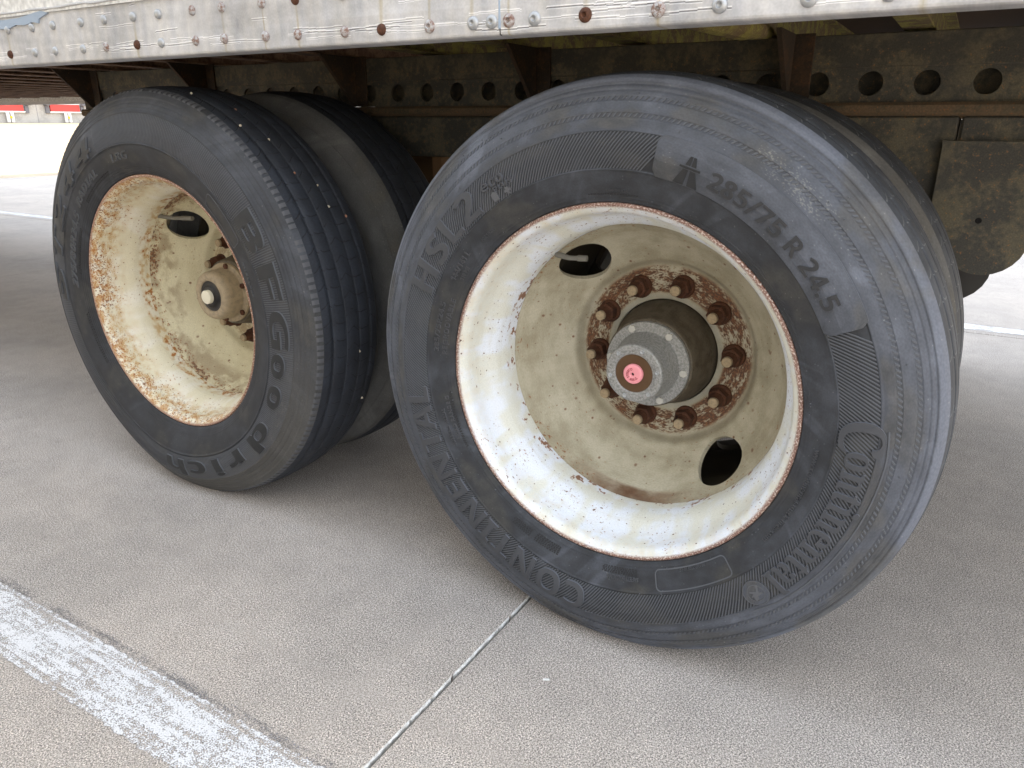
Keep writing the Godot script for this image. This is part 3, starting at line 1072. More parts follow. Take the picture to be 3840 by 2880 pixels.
func hub_cap(w: Node3D, left: bool) -> void:
	var cap_mat: Material = M.cast_dusty if left else M.cast
	var up := Vector3(0, AXLE_Y, 0)
	put("hub", lathe_mesh(pv([[0.109, -0.31], [0.108, -0.275], [0.1045, -0.262], [0.099, -0.245], [0.094, -0.225], [0.0905, -0.205], [0.089, -0.196], [0.086, -0.1935], [0.05, -0.1935]]), 64), M.hub, w, up)
	var zf := -0.130 if left else -0.116
	var body := [[0.0845, -0.194], [0.0848, -0.186], [0.0835, -0.1838], [0.0675, -0.1838], [0.0655, -0.182], [0.0630, -0.174], [0.0590, -0.160], [0.0575, -0.140], [0.0570, -0.122], [0.0555, -0.1175], [0.0525, zf], [0.0395, zf], [0.0372, -0.1185], [0.0368, -0.121]]
	if left:
		body = [[0.082, -0.194], [0.082, -0.187], [0.0805, -0.185], [0.071, -0.185], [0.0685, -0.180], [0.0670, -0.150], [0.0655, -0.142], [0.0620, -0.134], [0.0560, zf], [0.0440, zf], [0.0415, -0.1325], [0.0410, -0.136]]
	put("hub_cap", lathe_mesh(pv(body), 72), cap_mat, w, up)
	var bolts := S()
	for k in 6:
		var a := deg_to_rad(116.0 - 60.0 * k + (25.0 if left else 0.0))
		var c := Vector3(cos(a) * 0.0755, sin(a) * 0.0755, -0.184)
		hex_nut(bolts, c, 0.0078, 0.0055, a * 3.1)
		# the raised boss round each bolt
	for k in 6:
		var st := S()
		var a := deg_to_rad(116.0 - 60.0 * k + (25.0 if left else 0.0))
		hex_nut(st, Vector3.ZERO, 0.0078, 0.0060, a * 3.1)
		put("hub_cap_bolt", st.commit(), M.rust if left else M.bolt, w, Vector3(cos(a) * 0.0755, AXLE_Y + sin(a) * 0.0755, -0.184))
	if not left:
		for k in 6:
			var a := deg_to_rad(72.0 - 60.0 * k)
			put("hub_cap_screw", lathe_mesh(pv([[0.0042, zf - 0.001], [0.0042, zf + 0.0012], [0.0034, zf + 0.0016], [0.0026, zf + 0.0016], [0.0022, zf + 0.0004], [0.0, zf + 0.0004]]), 14), M.rivet, w, Vector3(cos(a) * 0.0475, AXLE_Y + sin(a) * 0.0475, 0))
		put("hub_cap_window", lathe_mesh(pv([[0.0372, -0.1195], [0.036, -0.1188], [0.030, -0.1186], [0.0296, -0.1192], [0.0, -0.1192]]), 48), M.brown_lens, w, up)
		put("vent_plug", lathe_mesh(pv([[0.0192, -0.1195], [0.0192, -0.1145], [0.0180, -0.1128], [0.0150, -0.1122], [0.0034, -0.1118], [0.0031, -0.1165], [0.0, -0.1165]]), 40), M.pink, w, up)
		put("vent_hole", lathe_mesh(pv([[0.003, -0.1160], [0.0, -0.1160]]), 16), M.black, w, up)
		ring_text("lettering", "STEMCO", M.bold, 0.0075, 0.0125, 225.0, 95.0, 0.0006, M.pink_dark, w, -0.1121, 0.0, 0)
		ring_text("lettering", "ST HUB", M.bold, 0.0075, 0.0125, 330.0, 245.0, 0.0006, M.pink_dark, w, -0.1121, 0.0, 0)
		ring_text("lettering", "GREASE ONLY", M.bold, 0.0405, 0.0445, 35.0, -35.0, 0.0009, M.cast, w, zf, 0.0, 0)
	else:
		put("hub_cap_window", lathe_mesh(pv([[0.0412, -0.1345], [0.039, -0.1335], [0.034, -0.1365], [0.026, -0.133], [0.0245, -0.127], [0.0, -0.127]]), 48), M.black, w, up)
		put("vent_plug", lathe_mesh(pv([[0.0185, -0.129], [0.0185, -0.1175], [0.0170, -0.1155], [0.0, -0.1150]]), 36), M.pale_plug, w, up)

func outer_wheel(idx: int, parent: Node) -> Node3D:
	var left := idx == 1
	var w := node3("wheel", parent, Vector3(WHEEL_X[idx], 0, 0))
	var up := Vector3(0, AXLE_Y, 0)
	var kind := 1 if left else 0
	var tm: Material = M.tyre_l if left else M.tyre_r
	# tyre: sidewalls and tread
	var st := S()
	lathe(st, sidewall_profile(kind, false), 288, wall_v, sag)
	lathe(st, sidewall_profile(2, true), 96, wall_v, sag)
	st.index()
	put("tyre", st.commit(), tm, w, up)
	put("tread", lathe_mesh(tread_profile(0.0085), 288, null, sag, 4.0), M.tread_l if left else M.tread_r, w, up)
	# rim, disc
	put("rim", lathe_mesh(rim_profile(), 144), M.rim_l if left else M.rim_r, w, up)
	put("wheel_disc", disc_mesh([135.0, 315.0] if left else [130.0, 310.0]), M.disc_l if left else M.disc_r, w, up)
	hub_cap(w, left)
	for k in 10:
		make_lug_nut(w, deg_to_rad((12.0 if left else 6.0) + 36.0 * k), rng.randf_range(0, 1.0))
	return w

func right_markings(w: Node3D) -> void:
	var up := Vector3(0, AXLE_Y, 0)
	var b: Font = M.bold
	var f: Font = M.regular
	var lr: Material = M.letter_r
	var ld: Material = M.letter_d
	var rb := put("sidewall_ribbing", ribs(0.3785, 0.4330, 430, -0.105, 0.55, 0.0004, 3, [[24.8, 55.2]]), M.rib_r, w, up)
	tag(rb, "", "", "", "stuff")
	rb = put("sidewall_ribbing", ribs(0.4540, 0.4602, 330, -0.01, 0.5, 0.0004, 1), M.rib_r, w, up)
	tag(rb, "", "", "", "stuff")
	rb = put("sidewall_ribbing", ribs(0.4788, 0.4842, 330, -0.01, 0.5, 0.0004, 1), M.rib_r, w, up)
	tag(rb, "", "", "", "stuff")
	put("size_plate", pad(80.3, 24.5, 0.3745, 0.4365, 0.0018, 0.010), M.tyre_plate, w, up)
	ring_text("lettering", "285/75 R 24.5", b, 0.3855, 0.4120, 67.2, 29.8, 0.0038, ld, w, INF, 0.0, 1, 0.3)
	var st := S()
	ring_shape(st, [[Vector2(-0.0045, 0.016), Vector2(-0.0085, 0.003), Vector2(-0.001, 0.003), Vector2(-0.0008, 0.016)], [Vector2(0.0045, 0.016), Vector2(0.0085, 0.003), Vector2(0.001, 0.003), Vector2(0.0008, 0.016)],
		[Vector2(-0.0165, 0.001), Vector2(-0.0165, -0.002), Vector2(0.0165, -0.002), Vector2(0.0165, 0.001)],
		[Vector2(-0.010, -0.004), Vector2(-0.021, -0.026), Vector2(-0.0035, -0.026), Vector2(-0.0018, -0.004)], [Vector2(0.010, -0.004), Vector2(0.021, -0.026), Vector2(0.0035, -0.026), Vector2(0.0018, -0.004)]], 72.0, 0.402, 0.0030)
	put("motorway_symbol", st.commit(), M.symbol, w, up)
	# big names
	ring_text("lettering", "C", M.serif, 0.3800, 0.4440, 5.6, -1.6, 0.0030, lr, w)
	ring_text("lettering", "ontinental", M.serif, 0.3930, 0.4400, -1.2, -40.2, 0.0034, lr, w)
	ring_text("lettering", "CONTINENTAL", b, 0.3830, 0.4345, -91.5, -172.0, 0.0032, lr, w)
	ring_text("lettering", "HSL2", b, 0.3835, 0.4345, 159.2, 129.0, 0.0032, lr, w)
	ring_text("lettering", "eco", b, 0.4060, 0.4200, 126.0, 119.2, 0.0030, lr, w)
	ring_text("lettering", "PLUS", b, 0.3955, 0.4035, 123.0, 117.2, 0.0030, lr, w)
	st = S()
	ring_shape(st, [[Vector2(-0.003, -0.006), Vector2(0.003, -0.006), Vector2(0.003, -0.002), Vector2(0.007, -0.002), Vector2(0.007, 0.002), Vector2(0.003, 0.002), Vector2(0.003, 0.006), Vector2(-0.003, 0.006), Vector2(-0.003, 0.002), Vector2(-0.007, 0.002), Vector2(-0.007, -0.002), Vector2(-0.003, -0.002)]], 119.5, 0.387, 0.0024)
	ring_shape(st, [[Vector2(-0.006, -0.007), Vector2(0.006, -0.007), Vector2(0.006, 0.007), Vector2(0.001, 0.009), Vector2(-0.006, 0.007)]], 123.6, 0.389, 0.0024)
	put("eco_symbol", st.commit(), M.symbol_r, w, up)
	# round emblem with a rearing horse
	st = S()
	var ring_o := []
	for k in 32:
		var a := TAU * k / 32
		ring_o.append(Vector2(cos(a), sin(a)) * 0.0225)
	ring_shape(st, [ring_o], -44.6, 0.4135, 0.0018)
	put("emblem", st.commit(), M.tyre_r, w, up)
	st = S()
	for k in 32:
		for rr in [0.0225, 0.0150]:
			var a := TAU * k / 32
			var c := TAU * (k + 1) / 32
			ring_shape(st, [[Vector2(cos(a), sin(a)) * rr, Vector2(cos(c), sin(c)) * rr, Vector2(cos(c), sin(c)) * (rr - 0.0011), Vector2(cos(a), sin(a)) * (rr - 0.0011)]], -44.6, 0.4135, 0.0028)
	var horse := [[-9, -9], [-6, -3], [-5, 1], [-8, 2], [-9, 0], [-8, 4], [-4, 4], [0, 5], [2, 9], [5, 10], [8, 7], [6, 7], [5, 5], [6, 3], [9, 4], [8, 2], [5, 1], [4, -1], [8, -3], [7, -5], [2, -3], [-2, -2], [-4, -5], [-5, -9]]
	var hp := []
	for q in horse: hp.append(Vector2(q[0], q[1]) * 0.00125)
	ring_shape(st, [hp], -44.6, 0.4135, 0.0028)
	put("emblem", st.commit(), M.symbol_r, w, up)
	# small print
	ring_text("lettering", "www.continental-truck-tires.com", f, 0.3500, 0.3580, -3.5, -33.9, 0.0022, ld, w, INF, 0.0, 0)
	ring_text("lettering", "144/141 L", b, 0.3520, 0.3620, 152.0, 141.4, 0.0022, ld, w, INF, 0.0, 0)
	ring_text("lettering", "REGROOVABLE", b, 0.3385, 0.3475, 177.2, 157.8, 0.0022, ld, w, INF, 0.0, 0)
	ring_text("lettering", "285/75R24.5", b, 0.3540, 0.3635, 176.3, 160.0, 0.0022, ld, w, INF, 0.0, 0)
	ring_text("lettering", "110 PSI", b, 0.3400, 0.3470, 150.6, 145.6, 0.0012, ld, w, INF, 0.0, 0)
	ring_text("lettering", "4021828", f, 0.3480, 0.3535, 136.0, 130.0, 0.0012, ld, w, INF, 0.0, 0)
	ring_text("lettering", "LOAD RANGE G", b, 0.3430, 0.3500, -153.5, -168.5, 0.0020, ld, w, INF, 0.0, 0)
	ring_text("lettering", "TUBELESS  RADIAL", b, 0.3560, 0.3620, -152.0, -164.5, 0.0020, ld, w, INF, 0.0, 0)
	ring_text("lettering", "SAFETY WARNING", b, 0.3520, 0.3590, -76.0, -86.0, 0.0020, ld, w, INF, 0.0, 0)
	ring_text("lettering", "BRAND TIRE HERE", f, 0.3380, 0.3440, -53.9, -62.3, 0.0012, ld, w, INF, 0.0, 0)
	ring_text("lettering", "CONTINENTAL", b, 0.3420, 0.3460, 92.6, 86.0, 0.0012, ld, w, INF, 0.0, 0)
	put("moulded_line", wall_line(box_line(-47.0, -70.4, 0.3375, 0.3725), 0.0018, 0.0010), M.rib_r, w, up)
	put("moulded_line", wall_line([[4.0, 0.4455], [-2, 0.4480], [-20.0, 0.4450], [-42.0, 0.4450], [-48, 0.4400]], 0.0022, 0.0012), M.rib_r, w, up)
	# blocks of fine print: rows of tiny raised dashes
	st = S()
	for blk in [[-76.5, -87.5, 0.338, 0.350, 4], [-103.0, -112.0, 0.340, 0.356, 5], [-114.0, -121.0, 0.342, 0.356, 4], [-150.0, -170.0, 0.3365, 0.3405, 2], [98.0, 84.0, 0.3372, 0.3396, 1]]:
		for row in blk[4]:
			var r := lerpf(blk[2], blk[3], (row + 0.5) / blk[4])
			var a: float = blk[0]
			while a > blk[1]:
				var ln := rng.randf_range(0.25, 0.8)
				ring_shape(st, [[Vector2(-ln * 0.003, -0.0010), Vector2(ln * 0.003, -0.0010), Vector2(ln * 0.003, 0.0010), Vector2(-ln * 0.003, 0.0010)]], a - ln * 0.5, r, 0.0010)
				a -= ln + 0.35
	tag(put("fine_print", st.commit(), M.symbol, w, up), "", "", "", "stuff")
	# mould vent nibs
	st = S()
	for k in 90:
		var a := rng.randf_range(0, TAU)
		var r: float = [0.336, 0.3765, 0.4345, 0.445, 0.469, 0.489][k % 6] + rng.randf_range(-0.001, 0.001)
		var c := on_wall(a, r, 0.0)
		box(st, c - Vector3(0.0009, 0.0009, 0.002), c + Vector3(0.0009, 0.0009, 0.0022))
	tag(put("vent_nibs", st.commit(), M.rib_r, w, up), "", "", "", "stuff")

func left_markings(w: Node3D) -> void:
	var up := Vector3(0, AXLE_Y, 0)
	var b: Font = M.bold
	var ll: Material = M.letter_l
	var rb := put("sidewall_ribbing", ribs(0.3985, 0.4630, 520, 0.0, 0.5, 0.0003, 3, [[112.0, 72.0]]), M.rib_l, w, up)
	tag(rb, "", "", "", "stuff")
	var parts := [["B", 36.2, 24.2], ["F", 20.0, 9.3], ["G", 6.2, -5.6], ["o", -7.2, -15.4], ["o", -18.4, -27.0], ["d", -34.5, -46.5], ["r", -53.5, -62.0], ["i", -66.5, -70.3], ["c", -74.8, -83.6], ["h", -85.8, -95.4]]
	for p in parts:
		var low: bool = p[0] in ["o", "r", "c"]
		ring_text("lettering", p[0], b, 0.4080, 0.4440 if low else 0.4560, p[1], p[2], 0.0034, ll, w, INF, 0.0, 1, 0.16)
	for p in [["S", 183.0, 171.5], ["T", 168.5, 158.0], ["2", 154.5, 144.0], ["4", 140.0, 128.5], ["4", 125.5, 114.0]]:
		ring_text("lettering", p[0], b, 0.4020, 0.4480, p[1], p[2], 0.0034, ll, w, INF, 3.0, 1, 0.16)
	ring_text("lettering", "RADIAL", b, 0.3600, 0.3760, 139.3, 117.8, 0.0026, ll, w, INF, 1.5, 0)
	ring_text("lettering", "275/80R24.5", b, 0.3560, 0.3720, 177.6, 143.4, 0.0026, ll, w, INF, 1.5, 0)
	ring_text("lettering", "LRG", b, 0.3620, 0.3800, 105.3, 95.3, 0.0026, ll, w, INF, 1.0, 0)
	ring_text("lettering", "TUBELESS", b, 0.3560, 0.3630, 23.8, 11.1, 0.0014, ll, w, INF, 0.0, 0)
	var st := S()
	for blk in [[172.0, 150.0, 0.343, 0.350, 2], [135.0, 112.0, 0.344, 0.354, 2], [214.0, 190.0, 0.344, 0.354, 2]]:
		for row in blk[4]:
			var r := lerpf(blk[2], blk[3], (row + 0.5) / blk[4])
			var a: float = blk[0]
			while a > blk[1]:
				var ln := rng.randf_range(0.3, 1.0)
				ring_shape(st, [[Vector2(-ln * 0.003, -0.0013), Vector2(ln * 0.003, -0.0013), Vector2(ln * 0.003, 0.0013), Vector2(-ln * 0.003, 0.0013)]], a - ln * 0.5, r, 0.0012)
				a -= ln + 0.4
	tag(put("fine_print", st.commit(), M.symbol, w, up), "", "", "", "stuff")
	put("moulded_line", wall_line(box_line(50.0, 30.0, 0.345, 0.385), 0.0018, 0.0012), M.rib_l, w, up)
	# notched edge of the shoulder
	st = S()
	for k in 190:
		if rng.randf() < 0.06: continue
		var a := TAU * k / 190 + rng.randf_range(-0.003, 0.003)
		var wd := 0.0095
		var v := []
		for q in [[0.5085, -0.0105], [0.5125, -0.0128], [0.5150, -0.0170], [0.5172, -0.0245]]:
			var l := sag(Vector3(q[0] * cos(a + wd), q[0] * sin(a + wd), q[1]))
			var r := sag(Vector3(q[0] * cos(a - wd), q[0] * sin(a - wd), q[1]))
			v.append([l, r])
		for i in 3:
			quad(st, v[i][0], v[i][1], v[i + 1][1], v[i + 1][0])
			quad(st, v[i][0], v[i + 1][0], v[i + 1][0] - Vector3(0, 0, 0.004), v[i][0] - Vector3(0, 0, 0.004))
			quad(st, v[i + 1][1], v[i][1], v[i][1] - Vector3(0, 0, 0.004), v[i + 1][1] - Vector3(0, 0, 0.004))
		quad(st, v[0][0] - Vector3(0, 0, 0.004), v[0][1] - Vector3(0, 0, 0.004), v[0][1], v[0][0])
	tag(put("shoulder_notches", st.commit(), M.rib_l, w, up), "", "", "", "stuff")

func inner_wheel(idx: int, parent: Node) -> Node3D:
	# the second wheel of the pair, mounted back to back with the outer one
	var w := node3("wheel", parent, Vector3(WHEEL_X[idx], 0, -0.342))
	var up := Vector3(0, AXLE_Y, 0)
	put("tyre", M.inner_tyre, M.tyre_in, w, up)
	put("tread", M.inner_tread, M.tread_l if idx == 1 else M.tread_r, w, up)
	put("rim", M.plain_rim, M.inner_steel, w, up)
	var d := put("wheel_disc", M.left_disc if idx == 1 else M.right_disc, M.inner_steel, w, Vector3(0, AXLE_Y, -0.244))
	d.scale = Vector3(1, 1, -1)
	return w

# ---------------------------------------------------------------- trailer underside
func hole_strip(st: SurfaceTool, x0: float, x1: float, y0: float, y1: float, z: float, centres: Array, cy: float, rad: float) -> void:
	var edges := [x0]
	for i in centres.size() - 1: edges.append((centres[i] + centres[i + 1]) * 0.5)
	edges.append(x1)
	for i in centres.size():
		var l: float = edges[i]
		var r: float = edges[i + 1]
		var c := Vector2(centres[i], cy)
		var n := 32
		for k in n:
			var pts := []
			for t in [TAU * k / n, TAU * (k + 1) / n]:
				var d := Vector2(cos(t), sin(t))
				var sx := INF
				if d.x > 1e-6: sx = (r - c.x) / d.x
				elif d.x < -1e-6: sx = (l - c.x) / d.x
				var sy := INF
				if d.y > 1e-6: sy = (y1 - c.y) / d.y
				elif d.y < -1e-6: sy = (y0 - c.y) / d.y
				pts.append([c + d * rad, c + d * minf(sx, sy)])
			var A: Vector2 = pts[0][0]
			var B: Vector2 = pts[0][1]
			var C: Vector2 = pts[1][1]
			var D: Vector2 = pts[1][0]
			quad(st, Vector3(A.x, A.y, z), Vector3(B.x, B.y, z), Vector3(C.x, C.y, z), Vector3(D.x, D.y, z))
			quad(st, Vector3(A.x, A.y, z), Vector3(D.x, D.y, z), Vector3(D.x, D.y, z - 0.008), Vector3(A.x, A.y, z - 0.008))
		for corner in [Vector2(l, y0), Vector2(r, y0), Vector2(r, y1), Vector2(l, y1)]:
			# fill the corners the fan cuts off
			var d: Vector2 = (corner - c).normalized()
			var t := atan2(d.y, d.x)
			var k0 := floorf(t / TAU * n)
			var q := []
			for kk in [k0, k0 + 1]:
				var e := Vector2(cos(TAU * kk / n), sin(TAU * kk / n))
				var sx := INF
				if absf(e.x) > 1e-6: sx = ((r if e.x > 0 else l) - c.x) / e.x
				var sy := INF
				if absf(e.y) > 1e-6: sy = ((y1 if e.y > 0 else y0) - c.y) / e.y
				q.append(c + e * minf(sx, sy))
			tri(st, Vector3(q[0].x, q[0].y, z), Vector3(corner.x, corner.y, z), Vector3(q[1].x, q[1].y, z))

func i_beam(x: float, y0: float, y1: float, z0: float, z1: float, wd: float, th: float) -> ArrayMesh:
	var st := S()
	box(st, Vector3(x - wd / 2, y0, z0), Vector3(x + wd / 2, y0 + th, z1), 0.0015)
	box(st, Vector3(x - th * 0.4, y0 + th, z0), Vector3(x + th * 0.4, y1 - th, z1))
	box(st, Vector3(x - wd / 2, y1 - th, z0), Vector3(x + wd / 2, y1, z1))
	return st.commit()

func rail_piece(x0: float, x1: float) -> ArrayMesh:
	# face with a rolled lower edge that turns in under the floor
	var st := S()
	var prof := [[1.085, 0.012], [1.0768, 0.014], [1.0765, 0.052], [1.0772, 0.0565], [1.079, 0.0592], [1.082, 0.060], [1.12, 0.060], [1.16, 0.060], [1.30, 0.060]]
	var n := 40
	for j in n:
		var a := lerpf(x0, x1, float(j) / n)
		var b := lerpf(x0, x1, float(j + 1) / n)
		for i in prof.size() - 1:
			var p: Array = prof[i]
			var q: Array = prof[i + 1]
			var wob := func(x: float, y: float) -> float: return 0.0016 * sin(x * 7.0) * sin(y * 60.0) if y > 1.083 else 0.0
			quad(st, Vector3(a, p[0], p[1] + wob.call(a, p[0])), Vector3(b, p[0], p[1] + wob.call(b, p[0])), Vector3(b, q[0], q[1] + wob.call(b, q[0])), Vector3(a, q[0], q[1] + wob.call(a, q[0])),
				[Vector2(a / 2.0, (p[0] - 1.07) * 4.0), Vector2(b / 2.0, (p[0] - 1.07) * 4.0), Vector2(b / 2.0, (q[0] - 1.07) * 4.0), Vector2(a / 2.0, (q[0] - 1.07) * 4.0)])
	for e in [[x0, -1.0], [x1, 1.0]]:
		quad(st, Vector3(e[0], 1.08, 0.03), Vector3(e[0], 1.08, 0.0595), Vector3(e[0], 1.3, 0.0595), Vector3(e[0], 1.3, 0.03))
	return st.commit()

func build_trailer() -> Node3D:
	var t := node3("semi_trailer", self)
	tag(t, "weathered silver semi-trailer with rusty cream dual wheels parked on the concrete", "semi-trailer")
	var X0 := -15.2
	var X1 := 2.2
	# body: side skins, roof, floor, ends
	put("side_panel", box_mesh(Vector3(X0, 1.185, 0.0605), Vector3(X1, 4.10, 0.0635), 0.0), M.panel, t)
	put("side_panel", box_mesh(Vector3(X0, 1.10, -2.56), Vector3(X1, 4.10, -2.55), 0.0), M.panel, t)
	put("roof", box_mesh(Vector3(X0, 4.10, -2.56), Vector3(X1, 4.13, 0.0635), 0.01), M.panel, t)
	put("front_wall", box_mesh(Vector3(X0 - 0.02, 1.1, -2.56), Vector3(X0, 4.1, 0.06)), M.panel, t)
	put("rear_door", box_mesh(Vector3(X1, 1.1, -2.56), Vector3(X1 + 0.02, 4.1, 0.06)), M.panel, t)
	put("floor", box_mesh(Vector3(X0, 1.232, -2.55), Vector3(X1, 1.27, 0.03)), M.wood, t)
	# bottom rail in two lengths, with rivets
	var r1 := put("bottom_rail", rail_piece(X0, -0.1855), M.rail, t)
	var r2 := put("bottom_rail", rail_piece(-0.1830, X1), M.rail, t)
	put("bottom_rail", box_mesh(Vector3(X0, 1.077, -2.572), Vector3(X1, 1.30, -2.561), 0.002), M.rail, t)
	put("seam_sealant", box_mesh(Vector3(-0.1872, 1.086, 0.056), Vector3(-0.1828, 1.3, 0.0617), 0.001), M.blue_sealant, t)
	var dome := pv([[0.0095, 0.0], [0.0095, 0.0013], [0.0085, 0.0037], [0.0063, 0.0056], [0.0033, 0.0066], [0.0, 0.0068]])
	var screw := pv([[0.0105, 0.0], [0.0105, 0.0011], [0.0091, 0.0036], [0.0066, 0.0051], [0.0047, 0.0055], [0.0039, 0.0055], [0.0032, 0.0023], [0.0, 0.0021]])
	var dm := lathe_mesh(dome, 18)
	var sc := lathe_mesh(screw, 20)
	var rows := []
	for v in [-1.594, -1.486, -1.398, -1.286, -1.198, -1.095, -1.010, -0.903, -0.815, -0.704, -0.617, -0.505, -0.42, -0.319, -0.234]: rows.append([v, 1.157])
	for v in [-1.603, -1.493, -1.406, -1.293, -1.206, -1.094, -1.012, -0.903, -0.817, -0.702, -0.618, -0.503, -0.420, -0.319, -0.234, -0.199, -0.168, -0.123, -0.039, 0.072, 0.157, 0.269, 0.36, 0.47]: rows.append([v, 1.103 - 0.006 * sm(-1.0, -0.3, v)])
	var x := -1.70
	while x > -5.0:
		rows.append([x, 1.157])
		rows.append([x - 0.005, 1.104])
		x -= 0.095 + 0.012 * sin(x * 40.0)
	var rusty := [-1.603, -1.094, -0.42, -0.039]
	var spotted := [-1.206, -0.903, -0.817, -0.702, -0.618, -0.503, -0.319, -0.168, 0.072]
	for q in rows:
		var low: bool = q[1] < 1.13
		var mine := r1 if q[0] < -0.185 else r2
		var is_r: bool = low and q[0] in rusty or not low and q[0] == -0.617
		var is_s: bool = q[0] in spotted or not low and q[0] < -0.6 and q[0] > -0.83
		put("rivet", sc if q[0] > -0.4 else dm, M.rivet_rust if is_r else (M.rivet_spotted if is_s else M.rivet), mine, Vector3(q[0], q[1], 0.0600))
	# torn edge of the upper skin, with a sealant bead
	var st := S()
	var pts := []
	var rad := []
	for k in 120:
		var xx := -4.0 + 3.8 * k / 119.0
		var yy := 1.187 + 0.006 * sin(-xx * 1.1) + rng.randf_range(-0.0012, 0.0012)
		pts.append(Vector3(xx, yy, 0.0625))
		rad.append(0.0022 + rng.randf_range(0.0, 0.0018))
	tube(st, pts, rad, 7)
	put("sealant_bead", st.commit(), M.rail, t)
	# smear of blue-grey sealant at the left
	st = S()
	var sm_top := []
	var blob := [[-1.70, 1.176], [-1.66, 1.168], [-1.62, 1.160], [-1.585, 1.159], [-1.55, 1.166], [-1.51, 1.163], [-1.475, 1.168], [-1.452, 1.164], [-1.445, 1.174], [-1.405, 1.183], [-1.43, 1.190], [-1.47, 1.186], [-1.53, 1.180], [-1.60, 1.179], [-1.70, 1.183]]
	var bp := PackedVector2Array()
	for q in blob: bp.append(Vector2(q[0], q[1]))
	prism(st, bp, 0.058, 0.0636)
	put("sealant_smear", st.commit(), M.blue_sealant, t)
	# floor crossmembers: near 0.305 m apart
	var i := 0
	x = -14.9
	while x < X1:
		var m: Material = M.beam
		if x > -1.1: m = M.moss
		put("crossmember", i_beam(x, 1.128, 1.232, -2.54, 0.048, 0.058, 0.006), m, t)
		x += 0.3048
		i += 1
	# lump of moss-grown sealant hanging from a crossmember by the rail
	st = S()
	var lump := [Vector3(-0.005, 1.165, -0.02), Vector3(0.01, 1.145, -0.12), Vector3(0.03, 1.13, -0.25), Vector3(0.055, 1.125, -0.42), Vector3(0.075, 1.125, -0.56)]
	tube(st, lump, [0.035, 0.034, 0.030, 0.026, 0.012], 14)
	put("moss_crust", st.commit(), M.moss, t)
	# sliding bogie rails
	for side in 2:
		var zf := -0.65 if side == 0 else -1.85
		var g := 1.0 if side == 0 else -1.0
		var rail := node3("slider_rail", t)
		st = S()
		var cs := []
		var cx := -2.419
		var k := 0
		while 0.166 + 0.1032 * k > -2.45: k -= 1
		for q in range(k + 1, 18): cs.append(0.166 + 0.1032 * q)
		hole_strip(st, -2.52, 2.05, 0.992, 1.059, zf, cs, 1.028, 0.0238)
		put("web", st.commit(), M.frame, rail)
		put("upper_plate", box_mesh(Vector3(-2.40, 1.0585, zf - 0.01), Vector3(2.05, 1.122, zf + 0.006), 0.002), M.frame, rail)
		put("end_plate", box_mesh(Vector3(-2.525, 0.985, zf - 0.05), Vector3(-2.40, 1.128, zf - 0.0085), 0.002), M.frame, rail)
		put("lower_flange", box_mesh(Vector3(-2.53, 0.966, zf - 0.06), Vector3(2.05, 0.9915, zf + 0.018), 0.006), M.frame_rust, rail)
		put("backing_plate", box_mesh(Vector3(-2.15, 0.995, zf - 0.075), Vector3(2.05, 1.12, zf - 0.068)), M.frame, rail)
		put("box_beam", box_mesh(Vector3(-2.0, 0.856, zf - 0.16), Vector3(0.05, 0.9655, zf - 0.01), 0.004), M.frame, rail)
		put("box_beam", box_mesh(Vector3(0.055, 0.60, zf - 0.16), Vector3(0.44, 0.9655, zf - 0.012), 0.004), M.frame, rail)
		put("box_beam", box_mesh(Vector3(0.445, 0.856, zf - 0.16), Vector3(2.0, 0.9655, zf - 0.010), 0.004), M.frame, rail)
		# triangular gussets up to the floor
		for gx in [-2.44, -1.78, -1.12, -0.515, 0.108, 0.75, 1.4]:
			st = S()
			var a := Vector3(gx - 0.004, 1.127, zf + 0.1 * g)
			var tri_pts := [Vector2(zf + 0.15, 1.127), Vector2(zf + 0.007, 1.127), Vector2(zf + 0.007, 0.994), Vector2(zf + 0.020, 0.994)]
			var flat := PackedVector2Array()
			for q in tri_pts: flat.append(q)
			# extruded along x
			var lo: float = gx - 0.005
			var hi: float = gx + 0.005
			for e in [lo, hi]:
				var p3 := []
				for q in tri_pts: p3.append(Vector3(e, q.y, q.x))
				if e == hi: quad(st, p3[1], p3[0], p3[3], p3[2])
				else: quad(st, p3[0], p3[1], p3[2], p3[3])
			for q in 4:
				var c0: Vector2 = tri_pts[q]
				var c1: Vector2 = tri_pts[(q + 1) % 4]
				quad(st, Vector3(lo, c0.y, c0.x), Vector3(hi, c0.y, c0.x), Vector3(hi, c1.y, c1.x), Vector3(lo, c1.y, c1.x))
			# flange of the gusset, along the rail
			box(st, Vector3(gx + 0.004, 0.994, zf + 0.0065), Vector3(gx + 0.045, 1.127, zf + 0.0125), 0.001)
			put("gusset", st.commit(), M.gusset, rail)
	# round-cornered bracket plate behind the rear wheel
	st = S()
	var pl := PackedVector2Array([Vector2(0.42, 0.9185), Vector2(0.42, 0.77), Vector2(0.455, 0.69)])
	for k in 9:
		var a := -PI * 0.62 + PI * 0.62 * k / 8.0
		pl.append(Vector2(0.525, 0.735) + Vector2(cos(a), sin(a)) * 0.075)
	pl.append(Vector2(0.62, 0.80))
	pl.append(Vector2(0.62, 0.9185))
	prism(st, pl, -0.648, -0.640)
	box(st, Vector3(0.418, 0.912, -0.70), Vector3(0.62, 0.9195, -0.6395), 0.001)
	var bk := put("hanger_bracket", st.commit(), M.frame, t)
	put("bracket_hole", lathe_mesh(pv([[0.006, 0.0], [0.0055, 0.0012], [0.004, 0.0012], [0.0036, 0.0004], [0.0, 0.0004]]), 14), M.gap, bk, Vector3(0.508, 0.768, -0.6399))
	st = S()
	var pl2 := PackedVector2Array()
	for k in 24:
		var a := TAU * k / 24
		pl2.append(Vector2(0.475, 0.665) + Vector2(cos(a), sin(a)) * 0.075)
